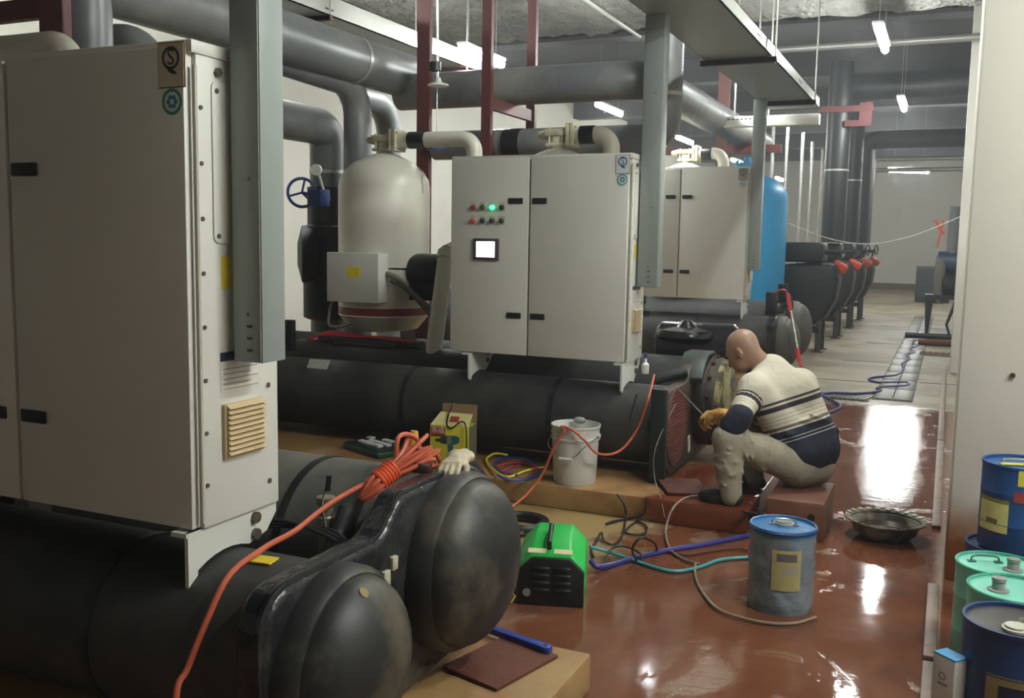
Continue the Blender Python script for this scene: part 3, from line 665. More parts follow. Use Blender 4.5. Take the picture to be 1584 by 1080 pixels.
# short white duct across the end of the tray
T = thing('cable_duct', (-2.0, 10.6, 2.72), 'pale slotted cable duct crossing under the far end of the tray', 'cable duct')
a = at(1087, 190, Y=10.55); b = at(1268, 182, Y=10.55)
g = G(); g.box((a[0], 10.5, a[2]-.06), (b[0], 10.62, a[2]+.05)); g.build('duct_body', GLASSW, T, bevel=.005)
for k in range(7):
    g = G(); x = a[0]+.28+k*.045; g.box((x, 10.497, a[2]+.012), (x+.028, 10.502, a[2]+.024)); g.build('slot', SLOT, T)
for dx in (.34, .70):
    g = G(); g.cyl((a[0]+dx, 10.56, a[2]+.05), (a[0]+dx, 10.56, 4.2), .008, n=8); g.build('hanger_rod', GALVB, T)
def drop_duct(x, y, w, d, zb, zt, label):
    T = thing('cable_duct', (x+w/2, y+d/2, zb), label, 'cable duct', 'vertical cable ducts down to the cabinets')
    g = G(); g.box((x, y, zb), (x+w, y+d, zt)); b_ = g.build('duct_body', GALV, T, bevel=.003)
    g = G(); g.box((x+.004, y-.003, zb+.004), (x+w-.004, y+.001, zt)); g.build('duct_cover', GALV, T, bevel=.0015)
    for k in range(4):
        g = G(); g.box((x+w*.5, y-.0045, zb+.03+k*.033), (x+w*.5+.018*(1 if k < 3 else .4), y-.002, zb+.038+k*.033)); g.build('slot', mat('slot_grey', '#3c4240', .6), T)
    for zz in (zb+.5, zb+1.2):
        g = G(); g.cyl((x+w*.62, y-.002, zz), (x+w*.62, y-.006, zz), .005, n=8); g.build('screw', SCREWM, T)
drop_duct(-1.797, 2.10, .10, .10, 1.255, 3.0, 'wide grey vertical cable duct in front, beside the nearest cabinet')
drop_duct(-1.80, 5.90, .13, .10, 1.325, 3.0, 'grey vertical cable duct at the right side of the middle cabinet')
drop_duct(-1.812, 9.575, .115, .10, 1.355, 3.0, 'grey vertical cable duct beside the farthest cabinet, before the blue tank')

# ================================================================== PIPES
def pipe(pts, r, label, name='insulated_pipe', m=None, elbow=1.6, seams=(), n=24, cat='pipe', group='black lagged water pipes'):
    pts = [Vector(p) for p in pts]; c = pts[0]
    T = thing(name, tuple(c), label, cat, group)
    g = G(); g.tube(fillet(pts, r*elbow), r, n); g.build('pipe', m or PIPEB, T)
    for p, d, w in seams:
        d = Vector(d); p = Vector(p); g = G(); g.cyl(p - d*w/2, p + d*w/2, r*1.03, n=n); g.build('seam_band', TAPE if w > .05 else GALVB, T)
    return T
pipe([(-4.75, -2.5, 3.12), (-4.75, 8.15, 3.12)], .2, 'thickest black header running away above the left chiller cabinets', seams=[((-4.75, 7.1, 3.12), (0,1,0), .04)])
pipe([(-4.8, 7.98, 2.97), (-2.42, 7.98, 2.97), (-2.42, 13.5, 2.97)], .165, 'upper of two black pipes crossing behind the red frame and bending away', seams=[((-3.87, 7.98, 2.97), (1,0,0), .03)])
pipe([(-4.22, 7.62, 2.43), (-2.13, 7.62, 2.43), (-2.13, 7.62, 4.14)], .125, 'lower black pipe crossing above the middle cabinet and turning up behind the duct', seams=[((-3.45, 7.62, 2.43), (1,0,0), .16), ((-3.58, 7.62, 2.43), (1,0,0), .03), ((-2.13, 7.62, 2.78), (0,0,1), .03)])
pipe([(-4.86, 5.9, 3.0), (-4.86, 7.35, 2.95), (-4.86, 7.35, 0)], .125, 'black pipe bending down just left of the middle separator', elbow=2.4)
pipe([(-5.28, 7.85, 2.95), (-5.28, 8.55, 2.95), (-5.28, 8.55, 0)], .125, 'second black pipe bending down behind the middle separator', elbow=2.4)
pipe([(-5.25, -2.5, 2.6), (-5.25, 7.45, 2.6), (-5.25, 7.45, 0)], .165, 'dusty black pipe along the left turning down to the blue handwheel valve', elbow=1.1, seams=[((-5.25, 7.45, 2.2), (0,0,1), .03)])
pipe([(-4.75, 3.1, 3.12), (-4.31, 3.9, 3.12), (-4.31, 3.9, 0)], .135, 'large black pipe coming down behind the nearest cabinet near the red post', elbow=2.4)
pipe([(-5.0, 4.45, 2.74), (-4.38, 4.45, 2.74), (-4.38, 4.45, 0)], .12, 'smaller black pipe elbow peeping over the nearest cabinet', elbow=2.2)
# far end
RISER = mat('dark_riser_lagging', '#15191c', .45, var=.25, scale=2)
pipe([(-1.95, 18.0, 4.36), (3.4, 18.0, 4.36)], .23, 'huge dark pipe crossing high over the far aisle', m=RISER)
pipe([(-1.83, 22.9, 1.68), (-1.83, 22.9, 3.95), (3.4, 22.9, 3.95)], .2, 'black riser turning right over the far aisle below the huge pipe', elbow=1.2, m=RISER)
for y, tx in ((17.5, 'nearest of the black vertical risers above the pump row'), (20.2, 'black vertical riser in the middle above the pump row')):
    pipe([(-1.86, y, 1.68), (-1.86, y, 4.7)], .2, tx, m=RISER, seams=[((-1.86, y, 2.9), (0,0,1), .03)])
for k, (z, y, tx) in enumerate(((3.42, 21.6, 'upper thin bare pipe spanning the far aisle'), (3.20, 21.6, 'lower thin bare pipe spanning the far aisle'), (4.15, 13.2, 'slim pale pipe under the dark ceiling bay'))):
    pipe([(-1.5 if y > 20 else -3.2, y, z), (3.4, y, z)], .045, tx, name='bare_pipe', m=GALVB, n=12, group='thin bare pipes over the aisle')
pipe([(-3.6, -1.0, 4.1), (-3.6, 11.6, 4.1)], .02, 'thin pale conduit running straight under the rough ceiling', name='steel_conduit', m=GALVB, n=10, group=None)
# conduits standing behind the blue tank
for px, y, nth in ((1192, 15.5, 'first'), (1214, 16.2, 'second'), (1238, 17.0, 'third'), (1253, 18.5, 'fourth'), (1269, 20.0, 'fifth')):
    p = at(px, 300, Y=y)
    pipe([(p[0], y, 0), (p[0], y, 3.5)], .026, nth+' thin upright galvanised pipe counted from the blue tank towards the risers', name='steel_conduit', m=STEEL, n=10, group='upright galvanised conduits')
# valve with handwheel on the left riser
VBLUE = mat('valve_blue', '#2a3d78', .4, var=.2)
c = (-5.25, 7.45); 
T = thing('gate_valve', (c[0], c[1]-.16, 1.9), 'valve with dark blue handwheel on the black riser left of the separator', 'valve')
g = G(); g.cyl((c[0], c[1], 1.72), (c[0], c[1], 2.06), .19, n=24); g.build('valve_lagging', FOAM, T)
g = G(); g.box((c[0]+.02, c[1]-.34, 1.88), (c[0]+.16, c[1]-.19, 2.03)); g.cyl((c[0]+.09, c[1]-.17, 1.96), (c[0]+.09, c[1]-.28, 1.96), .06, n=16); g.build('gearbox', VBLUE, T, bevel=.012)
w = Vector((-5.283, 7.1, 1.998)); ax = Vector((.75, -.65, 0)).normalized()
g = G(); g.cyl(w, (c[0]+.06, c[1]-.27, 1.97), .014, n=10); g.torus(w, ax, .125, .014, 30, 8)
u, v_ = basis(ax)
for k in range(3):
    a = 2*math.pi*k/3+.3; g.cyl(w, w + (u*math.cos(a)+v_*math.sin(a))*.125, .010, n=8)
g.build('handwheel', VBLUE, T)
g = G(); g.lathe([(.05,0),(.05,.03)], (c[0]+.08, c[1]-.28, 2.20), (.2,-1,0), 20); g.cyl((c[0]+.08, c[1]-.26, 2.18), (c[0]+.08, c[1]-.18, 2.02), .012, n=8); g.build('pressure_gauge', GLASSW, T)
T = thing('strainer', (c[0], c[1], .6), 'bulky black lagged strainer below the handwheel valve', 'strainer')
g = G(); g.lathe([(.19,0),(.23,.02),(.23,.85),(.19,.87)], (c[0], c[1], .85), (0,0,1), 28); g.lathe([(.18,0),(.26,.02),(.26,.14),(.1,.18)], (c[0]-.05, c[1]-.10, 1.45), (-.8,-.6,0), 28); g.build('strainer_lagging', FOAM, T)
# red steel frames
def post(x, y, z0, z1, w=.10, label='', group='red oxide steel posts', arms=()):
    T = thing('steel_post', (x, y, z0), label, 'post', group)
    g = G(); g.box((x-w/2, y-.004, z0), (x+w/2, y+.004, z1)); g.box((x-w/2, y, z0), (x-w/2+.006, y+.05, z1)); g.box((x+w/2-.006, y, z0), (x+w/2, y+.05, z1)); g.build('channel', REDST, T)
    for (p, q) in arms:
        g = G(); g.bar(p, q, .05, .10); g.build('cross_arm', REDST, T)
post(-4.31, 7.55, 0, 4.15, .125, 'widest dark red steel post rising behind the middle separator')
post(-3.63, 7.42, 0, 4.15, .085, 'red steel post before the two crossing pipes, with arms to the rear', arms=[((-3.63, 7.42, 2.76), (-3.63, 8.36, 2.76)), ((-3.63, 7.42, 2.25), (-3.63, 8.36, 2.25)), ((-3.63, 7.45, 2.27), (-3.0, 7.45, 2.27))])
post(-3.63, 8.36, 0, 4.15, .085, 'red steel post behind the two crossing pipes')
post(-4.10, 3.5, 0, 4.15, .16, 'red steel post at the top left corner with a cross beam', arms=[((-4.15, 3.55, 2.72), (-5.02, 3.55, 2.72))])
post(-2.68, 12.2, 0, 4.15, .14, 'red steel post beyond the farthest tank under the tray', arms=[((-3.6, 12.2, 2.78), (-1.95, 12.2, 2.78))])
post(-1.42, 17.27, 3.62, 4.0, .2, 'short red bracket frame beside the risers over the pumps', arms=[((-2.15, 17.27, 3.9), (-1.3, 17.27, 3.9)), ((-1.75, 17.29, 3.66), (-1.4, 17.29, 3.66))])
# two small round pendant lamps hanging behind the separator
for (px, py, y, tx) in ((678, 134, 7.2, 'small round white pendant lamp beside the widest red post'), (676, 233, 7.3, 'small dark pendant lamp hanging lower behind the separator pipe')):
    p = at(px, py, Y=y); T = thing('pendant_lamp', p, tx, 'lamp')
    wh = py < 200
    g = G(); g.lathe([(.0,0),(.09,.004),(.085,.018),(.03,.035),(.02,.07)], p, (0,0,1), 24); g.build('lamp_shade', GLASSW if wh else VBLUE, T)
    g = G(); g.cyl((p[0], p[1], p[2]+.06), (p[0]-.02, p[1], 4.2), .005, n=6); g.build('cord', GALVB, T)
    if wh: 
        g = G(); g.cyl((p[0]-.03, p[1], p[2]+.13), (p[0]-.03, p[1], p[2]+.20), .05, n=16); g.build('lamp_driver', SLOT, T)

# ================================================================== FAR EQUIPMENT
TBLUE = mat('tank_blue', '#1f86b8', .45, var=.08, scale=2, stain=('#6a8f98', 2.5, .6, .85, .5))
T = thing('pressure_tank', (-2.78, 14.4, 0), 'tall blue cylindrical pressure tank behind the farthest chiller', 'tank')
g = G(); r = .60; g.lathe([(r*.5,.30),(r*.9,.36),(r,.5),(r,2.26),(r*.98,2.34),(r*.92,2.42),(r*.80,2.50),(r*.62,2.57),(r*.4,2.62),(.12,2.65)], (-2.78, 14.4, 0), (0,0,1), 48); tk = g.build('tank_shell', TBLUE, T)
g = G(); g.lathe([(.10,2.6),(.10,2.72),(.19,2.73),(.19,2.79),(.05,2.80),(.05,2.88)], (-2.78, 14.4, 0), (0,0,1), 24)
for k in range(8): a = math.pi/4*k; g.cyl((-2.78+.16*math.cos(a), 14.4+.16*math.sin(a), 2.78), (-2.78+.16*math.cos(a), 14.4+.16*math.sin(a), 2.83), .018, n=6)
g.build('top_flange', TBLUE, T)
for k in range(3):
    a = 2*math.pi*k/3; g = G(); g.cyl((-2.78+.45*math.cos(a), 14.4+.45*math.sin(a), 0), (-2.78+.45*math.cos(a), 14.4+.45*math.sin(a), .6), .06, n=12); g.build('leg', TBLUE, T)
g = G(); g.lathe([(r+.003,2.21),(r+.003,2.24)], (-2.78, 14.4, 0), (0,0,1), 48, caps=False); g.build('weld_seam', TBLUE, tk)

PBODY = mat('pump_lagging', '#0f1416', .5, var=.3, scale=3, bump=.15, bscale=12)
RAG = mat('orange_red_paint', '#c8482e', .5, var=.15)
MBLUE = mat('motor_blue', '#1f3f5c', .45, var=.2)
def pump(y, label):
    x = -1.95; T = thing('water_pump', (x, y, 0), label, 'pump', 'row of black lagged water pumps')
    g = G(); P = [(-.42,.45),(-.42,1.32),(.10,1.36),(.42,1.36),(.46,1.10),(.42,.80),(.28,.52),(.05,.36)]
    g.prism([(x+p, q) for p, q in P], 'XZ', y-.32, y+.32); g.build('pump_casing', PBODY, T, bevel=.09, seg=4)
    g = G(); g.lathe([(.2,0),(.25,.04),(.25,.5),(.2,.54)], (x-.95, y, .86), (1,0,0), 24); mo = g.build('motor', MBLUE, T)
    for k in range(10):
        a = math.pi*2*k/10; g = G(); g.bar((x-.90, y+.25*math.cos(a), .86+.25*math.sin(a)), (x-.47, y+.25*math.cos(a), .86+.25*math.sin(a)), .012, .03, up=(0, math.cos(a), math.sin(a))); g.build('cooling_fin', MBLUE, mo)
    for dx, dy in ((.20,-.24),(.20,.24),(-.36,-.24),(-.36,.24)):
        g = G(); g.box((x+dx-.04, y+dy-.04, 0), (x+dx+.04, y+dy+.04, .66)); g.box((x+dx-.08, y+dy-.07, 0), (x+dx+.08, y+dy+.07, .015)); g.build('leg', mat('pump_leg', '#2b2f2e', .6, var=.3, stain=('#5a3a2a', 6, .5, .7, .6)), T, bevel=.004)
    g = G(); g.box((x-.36, y-.28, .30), (x+.2, y-.2, .36)); g.box((x-.36, y+.2, .30), (x+.2, y+.28, .36)); g.build('base_frame', PBODY, T)
    g = G(); g.box((x-.36, y-.34, 1.36), (x+.22, y+.34, 1.66)); g.build('valve_lagging', PBODY, T, bevel=.05, seg=3)
    g = G(); g.cyl((x+.2, y-.06, 1.52), (x+.46, y-.06, 1.52), .035, n=12); g.torus((x+.47, y-.06, 1.55), (1,-.3,0), .10, .014, 20, 6); g.cyl((x+.40, y-.06, 1.36), (x+.40, y-.06, 1.54), .02, n=8)
    g.build('valve_actuator', mat('valve_iron', '#34393b', .4, metal=.5), T)
    g = G(); g.obox((x+.44, y-.06, 1.30), (.24, .13, .15), (.2, .5, .2)); g.build('orange_valve', RAG, T, bevel=.045, seg=4)
for y, tx in ((15.4, 'nearest black lagged pump of the row beyond the blue tank'), (17.9, 'second black lagged pump from the blue tank'), (20.3, 'third black lagged pump from the blue tank'), (22.7, 'farthest black lagged pump of the row')):
    pump(y, tx)
# pump on its stand at the right of the far aisle, control panel behind
x, y = -.12, 18.9
T = thing('water_pump', (x, y, 0), 'dark pump on a steel stand at the right side of the far aisle', 'pump')
g = G(); g.lathe([(.1,0),(.24,.05),(.26,.25),(.2,.42),(.08,.5)], (x-.05, y, .95), (1,.2,0), 24); g.build('pump_casing', PBODY, T)
g = G(); g.lathe([(.14,0),(.2,.03),(.2,.42),(.14,.45)], (x-.1, y+.1, 1.35), (1,0,0), 20); g.build('motor', MBLUE, T)
g = G(); g.lathe([(.07,0),(.09,.05),(.09,.75),(.05,.8)], (x-.02, y-.1, .62), (0,0,1), 16); g.build('inlet_pipe', mat('dusty_pipe', '#6d6a60', .6), T)
g = G(); g.prism([(x-.2,0),(x-.16,0),(x-.1,.7),(x+.25,.7),(x+.12,.25),(x+.2,0),(x+.24,0),(x+.16,.25),(x+.34,.78),(x-.24,.78)], 'XZ', y-.2, y+.2); g.build('stand', mat('stand_steel', '#232a2c', .5, metal=.3), T)
g = G(); g.bar((x-.1, y, 1.62), (x-.02, y, 2.1), .03, .03); g.obox((x-.08, y, 1.98), (.06, .06, .3), (0, -.5, 0)); g.build('orange_lever', RAG, T)
g = G(); g.cyl((x+.16, y+.1, 1.5), (x+.16, y+.1, 2.35), .1, n=16); g.build('riser', PIPEB, T)
g = G(); p = at(1418, 412, Y=31); q = at(1452, 452, Y=31); T = thing('control_panel', ((p[0]+q[0])/2, 31, 0), 'black floor standing panel before the far white wall', 'panel')
g.box((p[0], 31, .02), (q[0]+.3, 31.4, p[2])); g.build('panel_body', PBODY, T, bevel=.02)
g = G(); g.box((p[0]+.05, 30.98, .15), (q[0]+.25, 31.0, p[2]-.08)); g.build('panel_door', mat('panel_door', '#20282a', .4), T)
# pipes lying near the far drain
for (p, q, tx) in (((1400, 518), (1478, 516), 'dark pipe lying across the far end of the drain'), ((1420, 529), (1476, 531), 'rusty brown pipe lying on the floor in front of the dark one')):
    a = at(*p, Z=.05); b = at(*q, Z=.05); g = G(); g.cyl((a[0], a[1], .05), (b[0]+.5, a[1], .05), .05, n=14); tag(g.build('floor_pipe', RUST if 'rusty' in tx else SLOT, None), tx, 'pipe')
# string sagging across the aisle
a = Vector(at(1221, 346, Y=14.2)); b = Vector(at(1488, 334, Y=13.6)); pts = [a.lerp(b, t/14) - Vector((0,0,.32*math.sin(math.pi*t/14))) for t in range(15)]
g = G(); g.tube(pts, .006, 6); tag(g.build('string', GLASSW, None), 'thin white string sagging across the aisle from blue tank to far pillar', 'string')
# ================================================================== THINGS STANDING AND LYING ABOUT
def lid_fittings(T, x, y, z, cap_mat, handle_mat, cap=(-.05, -.05), hnd=(.03, .02), rot=.4, flat=False):
    g = G()
    if flat: g.lathe([(.042,0),(.042,.008),(.034,.010),(.034,.016)], (x+cap[0], y+cap[1], z), (0,0,1), 24)
    else: g.lathe([(.036,0),(.036,.005),(.022,.007),(.022,.030),(.019,.035),(.024,.036),(.024,.048),(.018,.05)], (x+cap[0], y+cap[1], z), (0,0,1), 20)
    g.build('spout_cap', cap_mat, T)
    c, s_ = math.cos(rot), math.sin(rot)
    pts = [(-.05, 0, .002), (-.05, 0, .018), (-.03, 0, .026), (.03, 0, .026), (.05, 0, .018), (.05, 0, .002)]
    g = G(); g.tube([(x+hnd[0]+p*c-q*s_, y+hnd[1]+p*s_+q*c, z+h) for p, q, h in pts], .004, 8, smooth=3)
    g.obox((x+hnd[0]-.05*c, y+hnd[1]-.05*s_, z+.003), (.03, .02, .005), (0,0,rot)); g.obox((x+hnd[0]+.05*c, y+hnd[1]+.05*s_, z+.003), (.03, .02, .005), (0,0,rot))
    g.build('lid_handle', handle_mat, T)
def arc_label(T, c, r, a0, a1, z0, z1, m, name='label', off=.0012, n=14):
    g = G(); V = []; F = []
    for k in range(n+1):
        a = math.radians(a0+(a1-a0)*k/n)
        for z in (z0, z1): V.append((c[0]+(r+off)*math.cos(a), c[1]+(r+off)*math.sin(a), z))
        for z in (z0, z1): V.append((c[0]+(r-.002)*math.cos(a), c[1]+(r-.002)*math.sin(a), z))
    for k in range(n): F += [(4*k, 4*k+4, 4*k+5, 4*k+1)]
    g.add(V, F); return g.build(name, m, T)
def drum(x, y, z, r, h, label, body, lid, tilt=None):
    T = thing('paint_drum', (x, y, z), label, 'drum', 'steel drums and pails of treatment fluid')
    g = G(); g.lathe([(r*.97,0),(r,.008),(r,h*.30),(r*1.012,h*.315),(r,h*.33),(r,h*.66),(r*1.012,h*.675),(r,h*.69),(r,h-.012),(r*1.02,h-.010),(r*1.02,h),(r*.96,h),(r*.96,h-.014)], (x, y, z), (0,0,1), 48, caps=False)
    g.lathe([(.001,0),(r*.97,0)], (x,y,z+.001), (0,0,1), 48, caps=False); g.build('drum_body', body, T)
    g = G(); g.lathe([(r*.965, h-.020), (r*.965, h-.013), (r*.93, h-.012), (.004, h-.012)], (x, y, z), (0,0,1), 48); g.build('drum_lid', lid, T)
    return T
LIDD = mat('dusty_lid', '#4a4644', .45, metal=.3, var=.3, scale=9, stain=('#6b7fa8', 7, .55, .75, .6))
LABT = mat('tan_label', '#94855c', .55, var=.15, scale=20)
# nearest drum at the right edge
T = drum(.265, 3.34, .0, .155, .435, 'dark blue steel drum nearest the camera, dusty grey lid with white bung', BLUEP, LIDD)
lid_fittings(T, .265, 3.34, .425, mat('bung_white', '#b8b6a8', .5), STEEL, (-.005, -.07), (.05, -.02), .25, flat=True)
arc_label(T, (.265, 3.34), .155, 238, 300, .10, .30, LABT); arc_label(T, (.265, 3.34), .1556, 252, 286, .22, .27, NAVY, 'label_emblem')
# two translucent teal drums behind it
TEAL = mat('teal_plastic', '#8ad6c0', .3, var=.1, scale=4, trans=.12, stain=('#8fd9c2', 5, .5, .8, .5)); TEALD = mat('teal_edge', '#2c8f78', .35)
for i, (x, y, h, lb) in enumerate(((.25, 4.08, .39, 'teal plastic drum farther back, below the stacked blue drums'), (.285, 3.74, .41, 'teal plastic drum directly behind the nearest dark blue drum'))):
    T = drum(x, y, 0, .155, h, lb, TEAL, TEAL)
    g = G(); g.torus((x, y, h-.004), (0,0,1), .153, .006, 40, 6); g.build('rim', TEALD, T)
    lid_fittings(T, x, y, h-.012, mat('cap_clear', '#8b8f88', .3), mat('handle_teal', '#3b6f66', .4, metal=.3), (.045, -.03) if i == 0 else (-.055, -.02), (-.05, .03) if i == 0 else (.05, -.01), .3 if i == 0 else 1.3)
# two blue drums stacked against the pillar
T = drum(.305, 4.57, 0, .165, .335, 'lower blue steel drum of the pair stacked by the white pillar', BLUEP, BLUEP)
T = drum(.335, 4.55, .336, .152, .37, 'upper blue steel drum with big yellow label and yellow tape by the pillar', mat('bright_blue_paint', '#234b88', .35, var=.1), mat('lid_blue', '#2d5590', .35, var=.1))
arc_label(T, (.335, 4.55), .152, 196, 252, .42, .56, mat('yellow_product_label', '#e3d68a', .5, var=.12, scale=25)); arc_label(T, (.335, 4.55), .1526, 196, 252, .545, .562, mat('label_band', '#8c7d3c', .5), 'label_band'); arc_label(T, (.335, 4.55), .1526, 215, 236, .455, .475, mat('label_print', '#8a6a3a', .6), 'label_print')
arc_label(T, (.335, 4.55), .153, 262, 271, .63, .707, mat('yellow_tape', '#d6cf4a', .5), 'tape_strip', n=4)
arc_label(T, (.335, 4.55), .153, 258, 300, .56, .605, mat('red_label', '#9c3a36', .5), 'red_label')
g = G(); g.obox((.325, 4.52, .700), (.16, .03, .004), (0,0,.35)); g.build('tape_strip', mat('yellow_tape', '#d6cf4a'), T)
lid_fittings(T, .335, 4.55, .694, mat('cap_clear', '#8b8f88'), STEEL, (.06, -.02), (-.03, -.03), .3)
# carton beside the nearest drum
A = Vector(at(1444, 1008, Z=.305)[:2]); e1 = (Vector(at(1487, 1029, Z=.305)[:2])-A).normalized(); e2 = Vector((-e1.y, e1.x))
Q = [A, A+e1*.085, A+e1*.085+e2*.06, A+e2*.06]
T = thing('carton', (Q[0].x, Q[0].y, 0), 'white cardboard carton with a bright blue top beside the nearest drum', 'carton')
g = G(); g.prism([tuple(q) for q in Q], 'XY', 0, .303); g.build('carton_body', WHITE, T, bevel=.003)
g = G(); g.prism([tuple(q) for q in Q], 'XY', .3032, .308); g.build('carton_top', mat('sky_blue_print', '#3fa2d8', .5), T)
c = A+e1*.04-e2*.001; g = G(); g.torus((c.x, c.y, .24), (e2.x, e2.y, 0), .012, .0022, 16, 5); g.bar((c.x-e1.x*.015, c.y-e1.y*.015, .214), (c.x+e1.x*.02, c.y+e1.y*.02, .214), .002, .007); g.build('printed_mark', SGREY, T)

# pail wrapped in plastic film in the middle of the wet floor
x, y, r, h = -.60, 4.29, .142, .375
T = thing('paint_drum', (x, y, 0), 'blue lidded pail wrapped in crinkled clear film, alone on the red wet floor', 'drum', 'steel drums and pails of treatment fluid')
FILM = mat('film_wrapped_steel', '#6f7a84', .22, var=.35, scale=6, bump=.5, bscale=18, stain=('#97a0a6', 8, .5, .75, .6), coat=.5)
g = G(); V = []; n = 56; zs = [0, .006, .03] + [.03+(h-.06)*k/14 for k in range(1, 15)] + [h-.02]; rnd = random.Random(5)
prof = [(r*(.96 if z < .01 else 1.0)+rnd.uniform(-.0012, .0022), z) for z in zs]
g.lathe(prof, (x, y, 0), (0,0,1), n); o = g.build('wrapped_body', FILM, T)
for v in o.data.vertices:
    a = math.atan2(v.co.y, v.co.x); k = .0016*math.sin(a*9+v.co.z*40)+.001*math.sin(a*23-v.co.z*70); v.co.x += k*math.cos(a); v.co.y += k*math.sin(a)
g = G(); g.lathe([(r*1.01,h-.03),(r*1.015,h-.002),(r*1.0,h),(r*.96,h-.001),(r*.95,h-.012),(.004,h-.012)], (x, y, 0), (0,0,1), 48); g.build('lid', mat('pail_lid_blue', '#2c6aa0', .3, var=.15, stain=('#9aa7ad', 7, .55, .75, .7)), T)
g = G(); g.torus((x, y, h-.012), (0,0,1), r*1.01, .007, 48, 8); g.build('lid_rim', mat('rim_navy', '#16305c', .35), T)
lid_fittings(T, x, y, h-.012, mat('cap_clear', '#8b8f88'), STEEL, (.0, .03), (.0, .02), .2, flat=True)
arc_label(T, (x, y), r+.003, 262, 312, .115, .295, mat('pail_label', '#a79c68', .4, var=.15, scale=16), n=12)
arc_label(T, (x, y), r+.004, 270, 304, .245, .28, mat('label_oval', '#5c5a5c', .45), 'label_emblem', n=10)
arc_label(T, (x, y), r+.004, 280, 308, .185, .225, mat('label_paper', '#9c9585', .5), 'label_text_panel', n=10)

# enamel basin
x, y = -.235, 5.60
T = thing('basin', (x, y, 0), 'dirty enamel basin with a scalloped rim on the wet floor', 'basin')
g = G(); n = 60; prof = [(.09,0),(.13,.006),(.165,.035),(.182,.08),(.186,.098),(.215,.108),(.217,.102),(.188,.09),(.176,.078),(.158,.036),(.125,.012),(.002,.010)]
g.lathe(prof, (x, y, 0), (0,0,1), n, caps=False); b_ = g.build('bowl', mat('chipped_enamel', '#8d8776', .35, var=.25, scale=7, stain=('#2a211b', 6, .42, .6, .95)), T)
for k in range(24):
    a = 2*math.pi*k/24; g = G(); g.obox((x+.203*math.cos(a), y+.203*math.sin(a), .1085), (.022, .026, .003), (0, -.3, a)); g.build('rim_flute', mat('rim_enamel', '#a19b88', .4, var=.2, scale=20), b_)
g = G(); g.lathe([(.003,.05),(.163,.05)], (x, y, 0), (0,0,1), 40, caps=False); g.build('dirty_water', mat('dirty_water', '#3b2c22', .08, var=.2), T)

# green recovery machine
x0, x1, y0, yb = -1.715, -1.41, 3.80, 4.12
T = thing('recovery_machine', ((x0+x1)/2, (y0+yb)/2, 0), 'bright green portable recovery machine with black louvred front', 'machine')
GREEN = mat('green_plastic', '#1fb048', .4, var=.08)
def ring(y, h, ch, ins=0): return [(x0+ins, y, .012), (x1-ins, y, .012), (x1-ins, y, h-ch), (x1-ins-ch, y, h), (x0+ins+ch, y, h), (x0+ins, y, h-ch)]
g = G(); R3 = [ring(y0+.012, .225, .062), ring(y0+.13, .29, .07, .004), ring(yb-.02, .29, .07, .004), ring(yb, .26, .06, .01)]
V = [p for r_ in R3 for p in r_]; F = [(5,4,3,2,1,0), tuple(range(18,24))]
for i in range(3):
    for k in range(6): F.append((i*6+k, i*6+(k+1)%6, (i+1)*6+(k+1)%6, (i+1)*6+k))
g.add(V, F); g.build('housing', GREEN, T, bevel=.008)
g = G(); P = [(x0+.004,.0),(x1-.004,.0),(x1-.004,.158),(x1-.068,.218),(x0+.068,.218),(x0+.004,.158)]; g.prism(P, 'XZ', y0-.006, y0+.02); fp = g.build('front_panel', mat('matte_black', '#101313', .45, var=.15), T, bevel=.006)
for r_ in range(4):
    for k in range(2):
        xx = x0+.075+k*.095; g = G(); g.tube([(xx, y0-.006, .075+r_*.033), (xx+.02, y0-.013, .078+r_*.033), (xx+.05, y0-.013, .078+r_*.033), (xx+.07, y0-.006, .075+r_*.033)], .008, 8, smooth=3); g.build('louvre', mat('louvre_black', '#1b1f1f', .4), fp)
g = G(); g.lathe([(.018,0),(.018,.004)], (x0+.05, y0-.006, .06), (0,-1,0), 20); g.build('round_badge', mat('badge_grey', '#7d7d78', .4), fp)
sl = Vector((0, .118, .065)).normalized(); nn = Vector((0, -sl.z, sl.y)); base = Vector((0, y0+.012, .225))
for xx in (x0+.09, x1-.10):
    c = base + sl*.025 + nn*.0015 + Vector((xx, 0, 0)); g = G(); g.obox(c, (.08, .028, .003), (math.atan2(.065, .118), 0, 0)); g.build('label', mat('pale_label', '#cfc79e', .5, var=.2, scale=60), T)
c = base + sl*.10 + nn*.002 + Vector(((x0+x1)/2, 0, 0)); g = G(); g.obox(c + Vector((.01,.015,0)), (.11, .045, .004), (math.atan2(.065, .118), 0, 0)); g.build('recess_plate', mat('grey_green', '#6f8f62', .5), T)
g = G(); a = base + sl*.045 + Vector(((x0+x1)/2-.01, 0, 0)); b = base + sl*.16 + Vector(((x0+x1)/2-.01, 0, 0)); g.tube([a, a + nn*.035, b + nn*.03, b], .011, 10); g.build('carry_handle', SLOT, T)
T.rotation_euler.z = .30

